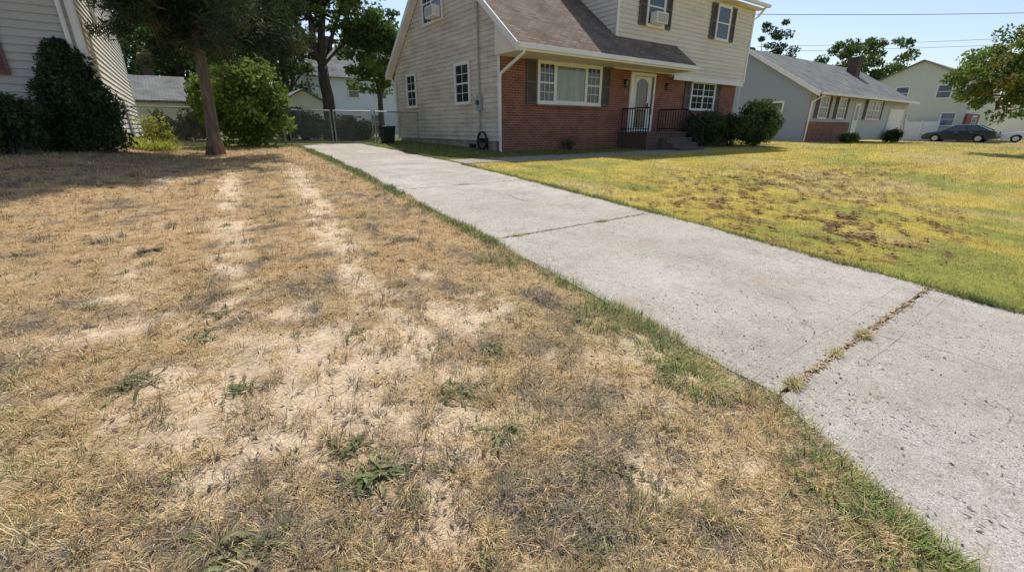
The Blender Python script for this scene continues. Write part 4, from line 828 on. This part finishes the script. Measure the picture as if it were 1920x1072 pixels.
bgtree('bushy evergreen rising behind the ridge of the ranch house at its left end', 56, 27.5, 12.0, 5.6, [(.05, .09, .035), (.065, .115, .04)], 100, .15, 80, low=.08, cr=.65)
bgtree('broad green tree behind the ranch house chimney', 71, 23.6, 12.2, 9.5, ML, 130, .19, 90, low=.3, cr=.9)
bgtree('tree behind the ivory house', 92, 30, 9.5, 10, MD); bgtree('distant tree past the white car at the right edge', 110, 16, 9, 12, MD)
bgtree('distant dark tree between ivory house and far white house', 100, 22, 8, 12, MD)
OG = [(.13, .20, .04), (.17, .24, .05), (.09, .15, .03), (.15, .21, .045), (.21, .20, .05)]
p = P(2010, 268, 22); p.z = float(zg(p.x, p.y)); c = P(1905, 118, 22)
tree('maple_tree', 'leafy green tree leaning into the right edge above the lawn', p, .45, 4.6, .2, [((c.x+.6, c.y-.7, c.z), (2.2, 2.3, 2.3), 90), ((c.x-.4, c.y+.6, c.z-.4), (1.6, 1.6, 1.5), 45)], OG, .085, 110, .42, 8)
def vinyl(label, x, y0, y1, h):
    z = float(zg(x, (y0+y1)/2)); t = thing('vinyl_fence', label, 'fence', (x, y0, z)); m = MB(); n = int((y1-y0)/.15)
    for k in range(n): a = y0+(y1-y0)*k/n; m.box(x-.015, x+.015, a+.004, a+(y1-y0)/n-.004, z+.05, z+h-.05)
    m.box(x-.03, x-.016, y0, y1, z+.1, z+.24); m.box(x-.03, x-.016, y0, y1, z+h-.25, z+h-.1); m.build('panel', 'vinyl', t)
    for q in (y0, (y0+y1)/2, y1): m = MB(); m.box(x-.065, x+.065, q-.065, q+.065, z, z+h+.05); m.build('post', 'vinyl', t)
vinyl('white vinyl privacy fence between the ranch house and the dark blue car', 57.0, 11.7, 14.0, 1.75)
q = P(1672, 262, 36); q.z = float(zg(q.x, q.y)); shrub('rounded_bush', 'small green bush in front of the ranch house garage', q, 1.6, 1.3, 1.0, SD, .06, 50, 60, .25, cat='bush')
q = P(1590, 268, 28.5); q.z = float(zg(q.x, q.y)); shrub('rounded_bush', 'low bush against the brick base of the ranch house', q, 1.3, 1.0, .6, MD, .06, 40, 50, .2, cat='bush')
# ---------------------------------------------------------------- cars
def car(label, loc, rz, paint):
    t = thing('parked_car', label, 'car', loc, None, rz); m = MB(); wx = (1.38, -1.38)
    def arch(c): return [(c+.37*math.cos(a), .31+.37*math.sin(a)) for a in np.linspace(.05, math.pi-.05, 11)]
    bot = [(2.28, .2), (1.78, .2)]+arch(1.38)+[(.98, .19), (-.98, .19)]+arch(-1.38)+[(-1.8, .22), (-2.3, .26)]
    top = [(-2.36, .55), (-2.33, .86), (-2.1, .95), (-1.6, .97), (0, .93), (.75, .91), (1.5, .84), (2.05, .74), (2.34, .58)]
    m.prism([(a, -.88, b) for a, b in bot+top], (0, 1.76, 0)); m.build('body', paint, t, local=True, bev=.03)
    m = MB(); m.hexa([(1.0, -.80, .88), (-1.95, -.78, .94), (-1.95, .78, .94), (1.0, .80, .88), (.12, -.60, 1.38), (-1.0, -.59, 1.39), (-1.0, .59, 1.39), (.12, .60, 1.38)]); m.build('cabin', 'car_glass', t, local=True, bev=.03)
    m = MB(); m.hexa([(.22, -.64, 1.37), (-1.07, -.63, 1.38), (-1.07, .63, 1.38), (.22, .64, 1.37), (.0, -.53, 1.45), (-.88, -.52, 1.46), (-.88, .52, 1.46), (.0, .53, 1.45)]); m.build('roof', paint, t, local=True, bev=.025)
    for sy in (-1, 1):
        for (a, b_) in (((1.05, .88), (.15, 1.39)), ((-.42, .93), (-.42, 1.39)), ((-1.98, .94), (-1.0, 1.40))):
            m = MB(); m.tube([(a[0], sy*.81, a[1]), (b_[0], sy*.615, b_[1])], .035, 6); m.build('pillar', paint, t, local=True)
        m = MB(); m.box(.62, .8, sy*.95-.07, sy*.95+.07, .93, 1.05); m.build('mirror', paint, t, local=True, bev=.02)
        m = MB(); m.box(2.1, 2.33, sy*.66-.2, sy*.66+.2, .60, .70); m.build('headlight', 'lamp_clear', t, local=True, bev=.015)
        m = MB(); m.box(-2.375, -2.2, sy*.68-.18, sy*.68+.18, .70, .86); m.build('tail_light', 'lamp_red', t, local=True, bev=.015)
        for c in (.1, -.85): m = MB(); m.box(c-.1, c+.1, sy*.885-.012, sy*.885+.012, .80, .83); m.build('door_handle', 'rim', t, local=True)
        for c in wx:
            m = MB(); m.tube([(c, sy*.68, .31), (c, sy*.70, .31), (c, sy*.885, .31), (c, sy*.90, .31)], [.27, .32, .32, .28], 24); w = m.build('wheel', 'rubber', t, local=True)
            m = MB(); m.tube([(c, sy*.895, .31), (c, sy*.915, .31)], [.215, .18], 16); m.build('rim', 'rim', w, local=True)
    m = MB(); m.box(2.3, 2.385, -.8, .8, .28, .46); m.build('bumper', paint, t, local=True, bev=.03); m = MB(); m.box(-2.41, -2.33, -.8, .8, .32, .55); m.build('bumper', paint, t, local=True, bev=.03)
x, y = 55.4, 9.75; car('dark blue sedan parked in front of the pale ivory house', (x, y, float(zg(x, y))+.035), math.radians(88), 'car_blue')
x, y = 58.6, 5.3; car('white car partly cut off by the right edge of the photo', (x, y, float(zg(x, y))+.10), math.radians(95), 'car_white')
def wire(label, a, b, sag, r=.012):
    m = MB(); m.tube([Vector(a).lerp(Vector(b), k/16)-Vector((0, 0, sag*4*(k/16)*(1-k/16))) for k in range(17)], r, 6); tag(m.build('overhead_wire', 'iron', None), label, 'wire')
a = Vector((22.45, 13.0, 6.45)); bq = P(1920, 14, 25); wire('black service wire running from the brick house to the upper right edge', a, a+(bq-a)*2.2, .25)
wire('upper thin wire crossing the sky above the broad green tree', P(1420, 88, 46), P(2300, 46, 46), .3, .014); wire('lower thin wire crossing the sky just above the ivory house', P(1420, 97, 46), P(2300, 60, 46), .3, .014)
# ---------------------------------------------------------------- light, world, camera
S = Vector((.42, .52, 1)).normalized(); ld = bpy.data.lights.new('sun', 'SUN'); ld.energy = 5.0; ld.angle = math.radians(.53); ld.color = (1, .95, .87)
lo = bpy.data.objects.new('sun', ld); COL.objects.link(lo); lo.rotation_euler = S.to_track_quat('Z', 'Y').to_euler(); lo.location = (10, 8, 30)
w = bpy.data.worlds.new('World'); scn.world = w; w.use_nodes = True; nt = w.node_tree; bg = nt.nodes['Background']
sk = nt.nodes.new('ShaderNodeTexSky'); sk.sky_type = 'NISHITA'; sk.sun_disc = False; sk.sun_elevation = math.asin(S.z); sk.sun_rotation = math.atan2(S.x, S.y); sk.air_density = 1.0; sk.dust_density = 1.2; sk.ozone_density = 1.2
nt.links.new(sk.outputs[0], bg.inputs[0]); bg.inputs[1].default_value = .145
cd = bpy.data.cameras.new('camera'); cd.sensor_width = 36; cd.lens = F/1920*36; cd.clip_start = .05; cd.clip_end = 3000
co = bpy.data.objects.new('camera', cd); COL.objects.link(co); co.location = (0, 0, CAM_H); co.rotation_euler = (math.pi/2-T, 0, -HD); scn.camera = co
scn.view_settings.view_transform = 'Standard'; scn.view_settings.look = 'None'; scn.view_settings.exposure = 0
